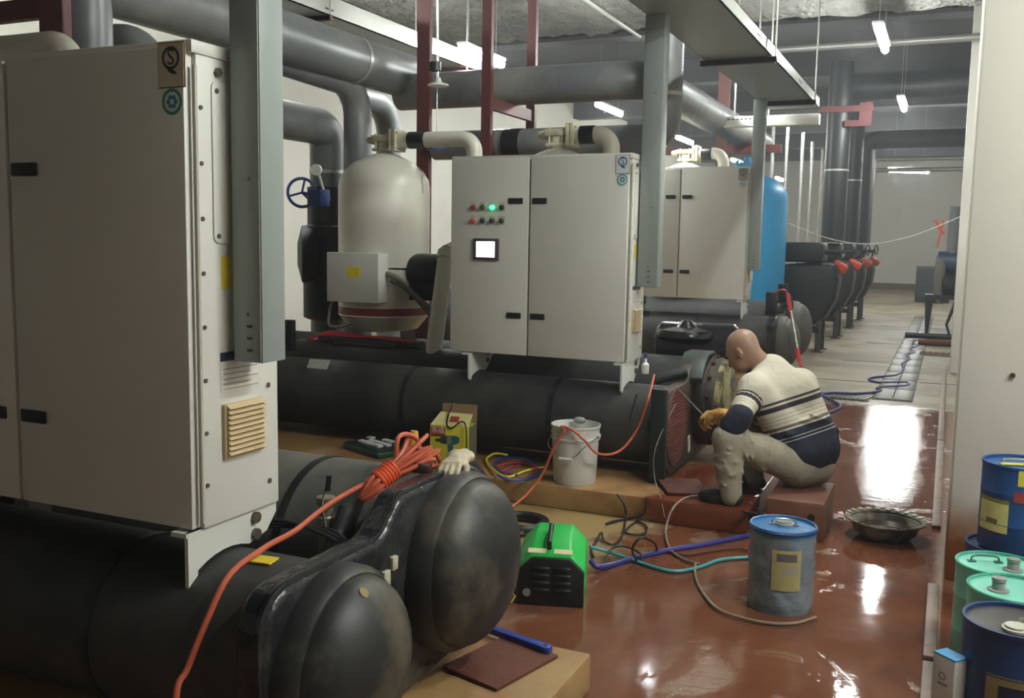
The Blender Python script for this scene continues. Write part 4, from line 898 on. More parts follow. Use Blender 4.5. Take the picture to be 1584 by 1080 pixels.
# white bucket with bail handle on the middle plinth
x, y, z = -2.015, 5.43, .14
T = thing('bucket', (x, y, z), 'white plastic bucket with wire bail on the ledge before the middle chiller', 'bucket')
BW = mat('bucket_white', '#c9c8c2', .35, var=.08, scale=9, stain=('#8f8a80', 14, .6, .75, .6))
g = G(); g.lathe([(.125,0),(.130,.01),(.142,.27),(.150,.272),(.150,.284),(.144,.286),(.146,.345),(.152,.347),(.152,.36),(.147,.36),(.143,.34),(.127,.012),(.002,.010)], (x, y, z), (0,0,1), 48, caps=False)
g.lathe([(.001,0),(.125,0)], (x,y,z+.001), (0,0,1), 40, caps=False); g.build('bucket_body', BW, T)
g = G(); pts = [(x-.153, y-.0, z+.30)] + [(x-.15+.30*t, y-.165-.0*t, z+.30-.13*math.sin(math.pi*t)) for t in (.12,.25,.38,.5,.62,.75,.88)] + [(x+.153, y, z+.30)]
g.tube(pts, .0028, 6, smooth=3); bl = g.build('bail', mat('bail_wire', '#7d7d7a', .35, metal=.8), T)
g = G(); g.cyl((x-.04, y-.166, z+.172), (x+.045, y-.166, z+.172), .010, n=12); g.build('grip', GLASSW, bl)
for s_ in (-1, 1):
    g = G(); g.cyl((x+s_*.146, y, z+.30), (x+s_*.158, y, z+.30), .014, n=12); g.build('bail_ear', BW, T)
g = G(); g.ball((x-.01, y+.09, z+.365), .028, 14, 8, (1.5, .7, .8)); g.build('plastic_bag_tip', mat('clear_bag', '#a8aaa6', .2, var=.2, trans=.3), T)

# yellow power tool carton
x0, x1, y0 = -3.03, -2.765, 5.42; z = .14; h = .265
T = thing('carton', ((x0+x1)/2, y0+.09, z), 'yellow power tool carton with a teal wrench picture, top flap open', 'carton')
YB = mat('yellow_print', '#c9c02f', .5, var=.15, scale=8, stain=('#ded79a', 6, .55, .8, .6)); CARD = mat('cardboard', '#8d6f50', .8, var=.12)
g = G(); g.box((x0, y0, z), (x1, y0+.17, z+h)); bd = g.build('carton_body', YB, T, bevel=.002)
g = G(); g.box((x1-.001, y0+.004, z+.002), (x1+.002, y0+.166, z+h-.004)); g.build('carton_side', mat('carton_side_grey', '#6b6450', .7, var=.2), T)
g = G(); g.add([(x0,y0,z+h),(x1,y0,z+h),(x1-.002,y0+.08,z+h+.07),(x0+.045,y0+.08,z+h+.075),(x0,y0+.004,z+h-.003),(x1,y0+.004,z+h-.003),(x1-.002,y0+.084,z+h+.067),(x0+.045,y0+.084,z+h+.072)], [(0,1,2,3),(7,6,5,4),(0,4,5,1),(1,5,6,2),(2,6,7,3),(3,7,4,0)]); g.build('carton_flap', mat('pale_yellow_print', '#d6cd8f', .5, var=.1), T)
g = G(); g.obox(((x0+x1)/2+.02, y0+.15, z+h+.06), (.24, .005, .12), (-.1,0,0)); g.build('carton_flap', CARD, T)
g = G(); g.box((x0+.006, y0-.0015, z+h-.075), (x0+.105, y0+.001, z+h-.012)); rl = g.build('red_label', mat('red_print', '#a23a30', .5), T)
text_part('lettering', '东成', rl, (x0+.055, y0-.0022, z+h-.036), (1,0,0), (0,0,1), .045, WHITE)
g = G(); g.box((x0+.008, y0-.002, z+h-.075), (x0+.105, y0-.0008, z+h-.060)); g.build('label_strip', mat('strip_brown', '#5b3c32', .5), rl)
g = G(); g.obox((x0+.155, y0+.038, z+h+.038), (.06, .002, .045), (-.85,0,0)); g.build('top_label', mat('red_print', '#a23a30'), T)
DT = mat('print_teal', '#1f5a66', .5); DD = mat('print_dark', '#26302c', .5); DG = mat('print_grey_drill', '#6e7470', .5)
def flat(poly, m, nm, d=.0018): 
    g = G(); g.prism([(x0+p*.265, z+(q+.12)*.25) for p, q in poly], 'XZ', y0-d, y0); g.build(nm, m, bd)
flat([(.14,.50),(.14,.58),(.22,.575),(.30,.64),(.45,.68),(.45,.45),(.32,.455),(.22,.51)], DD, 'printed_nose')
flat([(.44,.45),(.44,.685),(.56,.685),(.56,.45)], DG, 'printed_collar', .002)
flat([(.55,.45),(.55,.685),(.70,.68),(.76,.62),(.76,.54),(.70,.47),(.60,.45),(.61,.10),(.50,.08),(.46,.38),(.46,.45)], DT, 'printed_motor')
flat([(.60,.10),(.60,.13),(.95,.15),(.95,.115)], NAVY, 'printed_cord')
# black cable looped over the carton
g = G(); g.tube([(x0+.12, y0+.09, z+h+.12), (x0+.115, y0+.05, z+h+.07), (x0+.13, y0+.0, z+h+.005), (x0+.17, y0-.006, z+h-.012), (x0+.22, y0+.005, z+h+.03), (x0+.26, y0+.0, z+h+.025), (x0+.278, y0-.012, z+h-.06), (x0+.276, y0-.012, z+.05), (x0+.262, y0-.02, z+.01)], .005, 8, smooth=4)
tag(g.build('black_cable', SLOT, None), 'thin black cable draped over the yellow carton', 'cable')
T.rotation_euler.z = .16
g = G(); g.tube([(x0+.03, y0-.008, z+.13), (x0+.04, y0-.02, z+.06), (x0+.08, y0-.05, z+.012), (x0+.15, y0-.08, z+.008)], .005, 8, smooth=4)
tag(g.build('black_cable', SLOT, None), 'thin black cable running down the left of the yellow carton', 'cable')

# green socket set case, open
cx, cy, z = -3.52, 5.575, .14
T = thing('socket_set', (cx, cy, z), 'open dark green case of shiny chrome sockets on the concrete ledge', 'tool case')
CHROME = mat('chrome_socket', '#e4e4e0', .25, metal=.35)
DG2 = mat('dark_green_case', '#12382a', .4, var=.15)
def rp(dx, dy): a = -.42; return (cx+dx*math.cos(a)-dy*math.sin(a), cy+dx*math.sin(a)+dy*math.cos(a))
g = G(); g.obox((cx, cy, z+.022), (.44, .30, .044), (0,0,-.42)); g.build('case_tray', DG2, T, bevel=.01)
g = G(); g.obox((cx, cy, z+.046), (.41, .27, .006), (0,0,-.42)); g.build('case_insert', mat('green_insert', '#0d2b20', .5), T)
for r_, (n_, dy, x_0, st) in enumerate(((9, -.06, -.13, .03), (9, .0, -.10, .028), (4, .085, -.05, .03), (3, .05, -.19, .02))):
    for k in range(n_):
        p = rp(x_0+k*st, dy); g = G(); g.cyl((p[0]-.008, p[1]-.018, z+.060), (p[0]+.008, p[1]+.02, z+.060), .0085+.0003*k, n=10); g.build('socket', CHROME, T)
# screwdriver handle and dark block near the cord
p = at(660, 712, X=-1.66)
T = thing('screwdriver', (-1.66, 2.86, .83), 'amber handled screwdriver standing beside the orange cord bundle', 'screwdriver')
g = G(); g.lathe([(.012,0),(.017,.01),(.017,.085),(.013,.10)], (-1.68, 2.87, .835), (.1,.1,1), 14); g.build('grip', mat('amber_plastic', '#c08a2e', .35), T)
g = G(); g.cyl((-1.68, 2.87, .80), (-1.68, 2.87, .838), .004, n=8); g.build('blade', STEEL, T)

# work glove lying on the flange of the near chiller
# ================================================================== SOFT SHAPES (signed distance fields turned into one surface)
def sdf_mesh(prims, res, pad=.03):
    """prims: list of (kind, params, blend). returns verts, quads of the smooth union"""
    lo = np.array([1e9]*3); hi = -lo
    for k, p, b in prims:
        if k == 'cone': pts = np.array([np.array(p[0])-p[2], np.array(p[0])+p[2], np.array(p[1])-p[3], np.array(p[1])+p[3]])
        else: c = np.array(p[0]); m = max(p[1]); pts = np.array([c-m, c+m])
        lo = np.minimum(lo, pts.min(0)); hi = np.maximum(hi, pts.max(0))
    lo -= pad; hi += pad
    n = np.ceil((hi-lo)/res).astype(int)+1
    D = np.full(n, 1e3, np.float32)
    ax = [lo[i]+np.arange(n[i])*res for i in range(3)]
    for k, p, b in prims:
        if k == 'cone':
            a, c, ra, rb = np.array(p[0], float), np.array(p[1], float), p[2], p[3]; m = max(ra, rb)+b+pad
            bl, bh = np.minimum(a, c)-m, np.maximum(a, c)+m
        else:
            c = np.array(p[0], float); m = max(p[1])+b+pad; bl, bh = c-m, c+m
        i0 = np.maximum(np.floor((bl-lo)/res).astype(int), 0); i1 = np.minimum(np.ceil((bh-lo)/res).astype(int)+1, n)
        X, Y, Z = np.meshgrid(ax[0][i0[0]:i1[0]], ax[1][i0[1]:i1[1]], ax[2][i0[2]:i1[2]], indexing='ij')
        if k == 'cone':
            d = c-a; L2 = max(d@d, 1e-9); t = np.clip(((X-a[0])*d[0]+(Y-a[1])*d[1]+(Z-a[2])*d[2])/L2, 0, 1)
            v = np.sqrt((X-a[0]-t*d[0])**2+(Y-a[1]-t*d[1])**2+(Z-a[2]-t*d[2])**2)-(ra+t*(rb-ra))
        else:
            R = np.array(p[2]) if len(p) > 2 else np.eye(3); r = np.array(p[1])
            q = np.stack([X-c[0], Y-c[1], Z-c[2]], -1) @ R.T        # rows of R are the ellipsoid axes
            k0 = np.sqrt(((q/r)**2).sum(-1)); k1 = np.sqrt(((q/(r*r))**2).sum(-1)); v = k0*(k0-1)/np.maximum(k1, 1e-6)
        S = D[i0[0]:i1[0], i0[1]:i1[1], i0[2]:i1[2]]
        if b < 0: S[:] = np.maximum(S, -v)                            # carve
        else:
            hh = np.clip(.5+.5*(S-v)/b, 0, 1); S[:] = S*(1-hh)+v*hh-b*hh*(1-hh)
    s = D < 0
    # naive surface nets
    acc = np.zeros(tuple(n-1)+(3,), np.float32); cnt = np.zeros(tuple(n-1), np.float32)
    idx = np.indices(tuple(n-1)).transpose(1,2,3,0)
    crn = [(i,j,k) for i in (0,1) for j in (0,1) for k in (0,1)]
    sl = lambda c: tuple(slice(c[q], c[q]+n[q]-1) for q in range(3))
    for a in crn:
        for q in range(3):
            if a[q]: continue
            b = list(a); b[q] = 1; b = tuple(b)
            da, db = D[sl(a)], D[sl(b)]; m = (da < 0) != (db < 0)
            t = np.where(m, da/np.where(m, da-db, 1), 0)
            pa = np.array(a, np.float32)+np.zeros(acc.shape, np.float32); pa[..., q] += t
            acc += pa*m[..., None]; cnt += m
    cell = cnt > 0; num = np.full(cell.shape, -1); num[cell] = np.arange(cell.sum())
    V = (acc[cell]/cnt[cell][:, None]+idx[cell])*res+lo
    Q = []
    for q in range(3):
        u, w = [(1,2),(2,0),(0,1)][q]
        a = [slice(1, n[i]-1) for i in range(3)]; b = list(a); a[q] = slice(0, n[q]-1); b[q] = slice(1, n[q])
        sa, sb = s[tuple(a)], s[tuple(b)]; m = sa != sb
        I = np.argwhere(m); I2 = I+1; I2[:, q] -= 1
        flip = sa[m]
        def cellid(du, dw):
            J = I2.copy(); J[:, u] += du; J[:, w] += dw; return num[J[:,0], J[:,1], J[:,2]]
        quad = np.stack([cellid(-1,-1), cellid(0,-1), cellid(0,0), cellid(-1,0)], 1)
        quad[~flip] = quad[~flip][:, ::-1]; Q.append(quad)
    Q = np.concatenate(Q); Q = Q[(Q >= 0).all(1)]
    return V, Q
def sdf_obj(name, prims, res, material, parent=None, smooth=2, attr=None, org=None):
    V, Q = sdf_mesh(prims, res)
    if smooth:                                                       # a little Laplacian smoothing
        e = np.concatenate([Q[:, [i, (i+1)%4]] for i in range(4)]); 
        for _ in range(smooth):
            S = np.zeros_like(V); C = np.zeros(len(V)); np.add.at(S, e[:,0], V[e[:,1]]); np.add.at(C, e[:,0], 1); np.add.at(S, e[:,1], V[e[:,0]]); np.add.at(C, e[:,1], 1)
            V = V*.5+.5*S/np.maximum(C, 1)[:, None]
    o_ = Vector(parent['_o']) if parent is not None else Vector(((V[:,0].min()+V[:,0].max())/2, (V[:,1].min()+V[:,1].max())/2, V[:,2].min()))
    me = bpy.data.meshes.new(name); me.from_pydata((V-np.array(o_)).tolist(), [], Q.tolist()); me.materials.append(material)
    me.polygons.foreach_set('use_smooth', [True]*len(me.polygons))
    if attr:
        for nm, fn in attr.items():
            at_ = me.attributes.new(nm, 'FLOAT', 'POINT'); at_.data.foreach_set('value', fn(V).astype(np.float32))
    o = bpy.data.objects.new(name, me); COL.objects.link(o); o['_o'] = tuple(o_)
    if parent is not None: o.parent = parent
    else: o.location = o_
    return o
def cone(a, b, ra, rb, k=.02): return ('cone', (a, b, ra, rb), k)
def ell(c, r, R=None, k=.02): return ('ell', (c, r) if R is None else (c, r, R), k)
V3 = lambda *a: np.array(a, float)
def frame(f, up=(0,0,1)):
    f = _n(V3(*f)); l = _n(np.cross(up, f)); u = np.cross(f, l); return f, l, u

def hand_prims(w, dirf, palmn, side, r=1., curl=(.9,.9,.9,.95), k=.006, spread=.35):
    """hand from the wrist w: dirf towards the knuckles, palmn the way the palm faces, side=+1 if the thumb lies on cross(dirf,palmn)"""
    d = _n(V3(*dirf)); p = V3(*palmn); p = _n(p-d*(p@d)); s = np.cross(d, p)*side; w = V3(*w)
    pr = [cone(w, w+d*.03, .024*r, .028*r, .01)]
    for q in (-.024, -.008, .008, .024): pr.append(cone(w+d*.015+s*q*.7*r, w+d*.085*r+s*q*r, .016*r, .0125*r, .012))
    for i, q in enumerate((.030, .010, -.010, -.029)):
        L = (.040, .045, .041, .032)[i]*r; base = w+d*.088*r+s*q*r; c = curl[i]; dd = d+s*(1.5-i)*.04
        a1, a2, a3 = c*.8, c*1.7, c*2.5
        dv = lambda a: _n(_n(dd)*math.cos(a)+p*math.sin(a))
        p1 = base+dv(a1)*L; p2 = p1+dv(a2)*L*.75; p3 = p2+dv(a3)*L*.6
        rr = (.0098, .0102, .0098, .0088)[i]*r
        pr += [cone(base, p1, rr*1.08, rr, k), cone(p1, p2, rr, rr*.95, k*.6), cone(p2, p3, rr*.95, rr*.85, k*.6)]
    tb = w+d*.025*r+s*.026*r; t1 = tb+(s*spread*1.6+d*.9+p*.5)*.034*r; t2 = t1+(s*.1+d*.75+p*.75)*.034*r; t3 = t2+(d*.5+p*.9-s*.3)*.024*r
    pr += [cone(tb, t1, .016*r, .0125*r, .01), cone(t1, t2, .0122*r, .011*r, k), cone(t2, t3, .011*r, .0095*r, k)]
    return pr

# ================================================================== THE MAN ON THE BLOCK
BLOCKM = mat('muddy_block', '#6a4230', .55, var=.3, scale=6, bump=.2, bscale=25, stain=('#8a7a66', 4, .55, .75, .6))
bl = thing('concrete_block', (-.69, 5.58, 0), 'mud stained concrete block the man sits on', 'block')
g = G(); g.box((-.845, 5.33, 0), (-.535, 5.86, .212)); g.build('block', BLOCKM, bl, bevel=.012)
g = G(); g.lathe([(.022,0),(.018,.004)], (-.60, 5.331, .13), (0,-1,0), 14); g.build('hole', mat('dark_hole', '#120d0b', .8), bl)

MAN = thing('person', (-.72, 5.66, .225), 'bald man in a cream and navy striped sweater sitting bent over the open chiller end', 'person')
Nb = V3(-.925, 5.785, .86); Ls = V3(-.985, 5.56, .785); Rs = V3(-.785, 5.985, .765); chest = V3(-.845, 5.80, .665); waist = V3(-.745, 5.79, .485); pel = V3(-.715, 5.745, .345)
Lh = V3(-.745, 5.645, .345); Rh = V3(-.665, 5.875, .335); Lk = V3(-1.085, 5.36, .515); La = V3(-1.04, 5.345, .205); Rk = V3(-1.075, 5.88, .46); Ra = V3(-.99, 5.79, .205)
Le = V3(-1.03, 5.375, .615); Lw = V3(-1.15, 5.40, .635); Re = V3(-.935, 5.93, .545); Rw = V3(-1.10, 5.66, .60)
hc = V3(-1.09, 5.745, .985)
tf, tl, tu = frame((-.75, .62, 0))                 # where the chest faces; tl points to his left
hf, hl, _u = frame((-.90, .25, -.62)); hu = np.cross(hf, hl)   # where the face points, bent down
RH = np.array([hf, hl, hu])
SKIN = mat('skin', '#a3816c', .42, var=.08, scale=9, bump=.06, bscale=120)
# head, neck, forearms and the hidden body as one continuous surface
head = [ell(hc+hu*.025-hf*.012, (.098, .078, .092), RH, .02), ell(hc-hu*.03+hf*.03, (.072, .064, .085), RH, .04), ell(hc-hu*.085+hf*.052, (.040, .042, .032), RH, .035),
        cone(hc-hu*.03+hf*.098, hc-hu*.048+hf*.118, .010, .014, .012), cone(hc+hu*.008+hf*.088, hc-hu*.03+hf*.106, .010, .011, .014),
        cone(hc+hl*.04+hf*.082+hu*.008, hc-hl*.04+hf*.082+hu*.008, .012, .012, .016),
        cone(hc+hl*.018+hf*.094-hu*.075, hc-hl*.018+hf*.094-hu*.075, .008, .008, .008),
        cone(hc+hl*.045+hf*.055-hu*.035, hc+hl*.03+hf*.075-hu*.04, .02, .02, .02), cone(hc-hl*.045+hf*.055-hu*.035, hc-hl*.03+hf*.075-hu*.04, .02, .02, .02)]
for s_ in (1, -1):
    e = hc+hl*s_*.076-hu*.025-hf*.008
    head += [ell(e+hl*s_*.006, (.019, .009, .031), RH, .006), ell(e+hl*s_*.016+hf*.004, (.010, .006, .018), RH, -1)]
    head.append(cone(e+hl*s_*.009-hf*.010+hu*.022, e+hl*s_*.011-hf*.013-hu*.01, .006, .006, .004))
    head.append(ell(hc+hl*s_*.034+hf*.088-hu*.008, (.011, .014, .009), RH, -1))
neck = [cone(hc-hu*.035-hf*.035, Nb+V3(0,0,-.01), .055, .064, .035), cone(Nb, Nb*.5+chest*.5, .07, .10, .04)]
inner = [cone(chest+tl*.07, pel+tl*.05, .085, .085, .05), cone(chest-tl*.07, pel-tl*.05, .085, .085, .05), cone(Nb, Ls, .05, .045, .04), cone(Nb, Rs, .05, .045, .04),
         cone(Ls, Le, .04, .038, .03), cone(Rs, Re, .04, .038, .03), cone(Le, Lw, .040, .027, .02), cone(Re, Rw, .040, .027, .02),
         cone(pel, Lh, .09, .07, .05), cone(Lh, Lk, .065, .05, .04), cone(Lk, La, .048, .035, .03), cone(pel, Rh, .09, .07, .05), cone(Rh, Rk, .065, .05, .04), cone(Rk, Ra, .048, .035, .03)]
hd_l = (-.55, .32, -.1); hd_r = (-.85, -.35, .12)
hands_in = [cone(Lw, Lw+_n(V3(*hd_l))*.05, .026, .026, .01), cone(Rw, Rw+_n(V3(*hd_r))*.05, .026, .026, .01)]
sdf_obj('body', head[:]+neck+inner+hands_in, .0055, SKIN, MAN, smooth=1)
for s_ in (1, -1):
    g = G(); g.ball(tuple(hc+hl*s_*.033+hf*.081-hu*.008), .0105, 12, 8); g.build('eye', mat('eye_white', '#d8d2c8', .2), MAN)
# sweater with knitted stripes
def sweater_material():
    m = bpy.data.materials.new('striped_sweater'); m.use_nodes = True; nt = m.node_tree; N = nt.nodes; L = nt.links; b = N['Principled BSDF']; b.inputs['Roughness'].default_value = .85
    a = N.new('ShaderNodeAttribute'); a.attribute_name = 'stripe'
    r = N.new('ShaderNodeValToRGB'); r.color_ramp.interpolation = 'CONSTANT'
    cr, nv, gy, br = '#cfc7b4', '#141a2c', '#8f8675', '#6a6053'
    st = [(0, cr), (.285, '#3c3538'), (.305, cr), (.325, '#2a2530'), (.375, cr), (.415, '#a59d8c'), (.422, cr), (.452, '#a59d8c'), (.459, cr), (.488, '#a59d8c'), (.495, cr), (.520, br), (.548, cr), (.565, '#1d2336'), (.635, '#b9b5ad'), (.643, '#1b2134'), (.665, '#b9b5ad'), (.673, nv)]
    el = r.color_ramp.elements; el[0].position = 0; el[0].color = (*lin(cr), 1); el[1].position = st[1][0]; el[1].color = (*lin(st[1][1]), 1)
    for p, c in st[2:]: e = el.new(p); e.color = (*lin(c), 1)
    L.new(a.outputs['Fac'], r.inputs[0]); L.new(r.outputs[0], b.inputs['Base Color'])
    tc = N.new('ShaderNodeTexCoord'); n = N.new('ShaderNodeTexNoise'); n.inputs['Scale'].default_value = 16; n.inputs['Detail'].default_value = 3; L.new(tc.outputs['Object'], n.inputs['Vector'])
    bp = N.new('ShaderNodeBump'); bp.inputs['Strength'].default_value = .5; bp.inputs['Distance'].default_value = .02; L.new(n.outputs['Fac'], bp.inputs['Height']); L.new(bp.outputs['Normal'], b.inputs['Normal'])
    return m
hem = pel-V3(0,0,.0)
def stripe_t(V):
    axs = _n(hem-Nb+V3(.0,0,-.02)); ln = (hem-Nb)@axs+.06; t = ((V-Nb)@axs)/ln
    def seg(a, b):
        d = b-a; u = np.clip(((V-a)@d)/(d@d), 0, 1.2); return u, np.linalg.norm(V-a-np.clip(u,0,1)[:,None]*d, axis=1)
    ua, da = seg(Ls, Le); ub, db = seg(Rs, Re)
    ts = np.linalg.norm(np.cross(V-chest, _n(pel-Nb)), axis=1)
    out = np.clip(t, 0, 1)
    arm = lambda u: np.where(u < .30, .0, np.where(u < .335, .29, np.where(u < .37, .31, np.where(u < .46, .34, np.where(u < .72, .38+(u-.46)*.5, np.where(u < .745, .53, .9))))))
    # the sleeve is whatever lies nearer to the arm bone than to the trunk's own bones
    dt = np.minimum.reduce([seg(chest+tl*.085, waist+tl*.08)[1]-.055, seg(chest-tl*.085, waist-tl*.08)[1]-.055, seg(Nb, chest)[1]-.03])
    sl_ = (da-.01 < dt) & (ua > .12) & (da < np.where(ua > .6, .15, .088)); sr = (db-.01 < dt) & (ub > .12) & (db < np.where(ub > .6, .15, .085))
    out = np.where(sl_, arm(ua), out); out = np.where(sr & ~sl_, arm(ub), out)
    return np.clip(out, 0, .999)
sw = []
bk = -tf
sw += [cone(Nb+tl*.03-V3(0,0,.02), Nb-tl*.03-V3(0,0,.02), .075, .075, .03),
       cone(Nb-V3(0,0,.03), Ls, .085, .082, .05), cone(Nb-V3(0,0,.03), Rs, .085, .082, .05),
       cone(chest+tl*.09+bk*.01, waist+tl*.085+bk*.02, .118, .118, .05), cone(chest-tl*.09+bk*.01, waist-tl*.085+bk*.02, .118, .118, .05), cone(chest+bk*.03, waist+bk*.035, .12, .12, .05),
       cone(waist+tl*.085+bk*.02, pel+tl*.085+bk*.0+V3(0,0,.04), .118, .125, .04), cone(waist-tl*.085+bk*.02, pel-tl*.085+V3(0,0,.04), .118, .125, .04), cone(waist+bk*.03, pel+bk*.02+V3(0,0,.04), .12, .12, .04),
       cone(Nb, chest, .10, .12, .05),
       cone(Ls, Ls*.45+Le*.55, .076, .066, .035), cone(Ls*.45+Le*.55, Le+(Le-Ls)*.0, .066, .064, .02), cone(Rs, Re, .074, .062, .035),
       cone(Le, Le*.72+Lw*.28, .062, .058, .02), cone(Re, Re*.7+Rw*.3, .06, .056, .02)]
sw += [ell(Nb*.35+chest*.65+bk*.055, (.12, .20, .15), np.array([tf, tl, np.cross(tf, tl)]), .06), cone(Rs+bk*.02, waist-tl*.10+bk*.03, .088, .11, .06), cone(Ls+bk*.03, waist+tl*.09+bk*.03, .07, .11, .05), cone(pel-tl*.10+bk*.05+V3(0,0,.08), pel+tl*.06+bk*.06+V3(0,0,.06), .10, .10, .05)]
# loose folds
rng = np.random.default_rng(4)
for k in range(10):
    c = waist+tl*rng.uniform(-.12, .14)+bk*.125+V3(0,0,rng.uniform(-.10,.14)); d = tl*.07+V3(0,0,rng.uniform(-.02,.03)); sw.append(cone(c-d, c+d, .012, .006, .03))
sw.append(cone(Le+V3(.02,0,.03), Le+V3(-.03,-.02,-.03), .066, .062, .02))
swo = sdf_obj('sweater', sw, .0065, sweater_material(), MAN, smooth=2, attr={'stripe': stripe_t})
sdf_obj('collar', [cone(Nb+tl*.055*math.cos(a)+tf*(.055*math.sin(a)+.01)+V3(-.01,0,.055-.015*math.sin(a)), Nb+tl*.055*math.cos(a+.5)+tf*(.055*math.sin(a+.5)+.01)+V3(-.01,0,.055-.015*math.sin(a+.5)), .015, .015, .01) for a in np.arange(0, 2*math.pi, .5)], .005, mat('sweater_collar', '#c8c0ad', .85), MAN, smooth=2)
# trousers
TRO = mat('khaki_trousers', '#968d7c', .85, var=.15, scale=7, bump=.6, bscale=13, stain=('#6d6454', 9, .5, .75, .5))
tr = [cone(pel+tl*.06+V3(.02,0,-.02), pel-tl*.06+V3(.02,0,-.02), .125, .125, .04), cone(Lh+V3(.01,0,-.01), Lh*.5+Lk*.5+V3(0,0,.0), .108, .095, .04), cone(Lh*.5+Lk*.5, Lk, .095, .074, .03), cone(Lk, Lk*.45+La*.55, .074, .070, .03), cone(Lk*.45+La*.55, La+V3(0,0,-.01), .070, .060, .03),
      cone(Rh+V3(.01,0,-.01), Rk, .105, .072, .04), cone(Rk, Ra+V3(0,0,-.01), .072, .058, .03)]
for k in range(20):
    t = rng.uniform(.1, .95); c = Lk*(1-t)+La*t; a = rng.uniform(0, 6.28); o = V3(math.cos(a), math.sin(a), 0)*.066; d = V3(-math.sin(a), math.cos(a), rng.uniform(-.6,.6))*.05; tr.append(cone(c+o*.97-d, c+o*.97+d, .006, .004, .016))
for k in range(10):
    t = rng.uniform(.1, .9); c = Lh*(1-t)+Lk*t; a = rng.uniform(0, 6.28); o = V3(0, math.cos(a), math.sin(a))*.092; d = V3(.03, -math.sin(a)*.05, math.cos(a)*.06); tr.append(cone(c+o*.97-d, c+o*.97+d, .008, .005, .018))
sdf_obj('trousers', tr, .0065, TRO, MAN, smooth=2)
SHOE = mat('wet_black_shoe', '#1d1a18', .22, var=.3, scale=12)
for A, dx, dy in ((La, -.97, .10), (Ra, -.97, -.1)):
    d = _n(V3(dx, dy, 0)); s_ = V3(-d[1], d[0], 0); zf = .142
    b0 = V3(A[0], A[1], 0)
    sdf_obj('shoe', [cone(V3(*A)+V3(0,0,-.0), b0+V3(0,0,zf+.045), .042, .044, .02), cone(b0-d*.035+V3(0,0,zf+.036), b0+d*.09+V3(0,0,zf+.036), .036, .036, .02), cone(b0+d*.09+V3(0,0,zf+.034), b0+d*.165+V3(0,0,zf+.030), .040, .028, .02), cone(b0+d*.10+s_*.02+V3(0,0,zf+.026), b0+d*.16+s_*.01+V3(0,0,zf+.024), .026, .022, .015)], .006, SHOE, MAN, smooth=1)
# work gloves, left one closed round the cleaning rod
GLV = mat('yellow_work_glove', '#c08f4a', .8, var=.25, scale=14, bump=.3, bscale=60, stain=('#4a3526', 16, .5, .65, .85))
rod_a = V3(-1.50, 5.86, .70)
hl_pr = hand_prims(Lw, hd_l, (.1, .5, -.85), 1, 1.08, (1.0, 1.05, 1.1, 1.1)) + [cone(Lw-_n(V3(*hd_l))*.05, Lw+_n(V3(*hd_l))*.01, .040, .031, .012)]
sdf_obj('glove', hl_pr, .0036, GLV, MAN, smooth=1)
hr_pr = hand_prims(Rw, hd_r, (-.2, .4, -.85), -1, 1.05, (.9, .95, 1.0, 1.0)) + [cone(Rw-_n(V3(*hd_r))*.05, Rw+_n(V3(*hd_r))*.01, .038, .031, .012)]
sdf_obj('glove', hr_pr, .0036, GLV, MAN, smooth=1)
grip = Lw+_n(V3(*hd_l))*.085+V3(.0, .02, -.025)
dr_ = _n(grip-rod_a)
g = G(); g.cyl(tuple(rod_a), tuple(grip+dr_*.06), .0042, n=8); rodo = g.build('cleaning_rod', STEEL, None); tag(rodo, 'thin steel cleaning rod held into the open tube sheet', 'rod')

# ------------------------------------------------------------------ glove lying on the near chiller flange
gp = hand_prims((-1.505, 2.895, .853), (.20, -.95, -.05), (0, .1, -1), 1, .98, (.5, .45, .5, .55)) + [cone((-1.515, 2.96, .849), (-1.505, 2.895, .853), .024, .024, .012), cone((-1.545, 2.95, .848), (-1.53, 2.895, .850), .02, .02, .012), cone((-1.49, 2.95, .848), (-1.485, 2.895, .850), .02, .02, .012)]
GL2 = mat('cream_work_glove', '#b7ab93', .85, var=.2, scale=12, bump=.3, bscale=60, stain=('#5f4d3a', 10, .55, .68, .8))
o = sdf_obj('work_glove', gp, .004, GL2, None, smooth=1); tag(o, 'cream work glove with dirty fingertips lying on the nearest end flange', 'glove')
# ================================================================== CORDS, HOSES, TOOLS ON THE GROUND
def cord(name, pts, r, m, label, cat='hose', smooth=6, n=8):
    g = G(); g.tube(pts, r, n, smooth=smooth); return tag(g.build(name, m, None), label, cat)
def fl(seq, z=.012): return [at(x, y, Z=(z if len(q) == 0 else q[0])) for x, y, *q in seq]
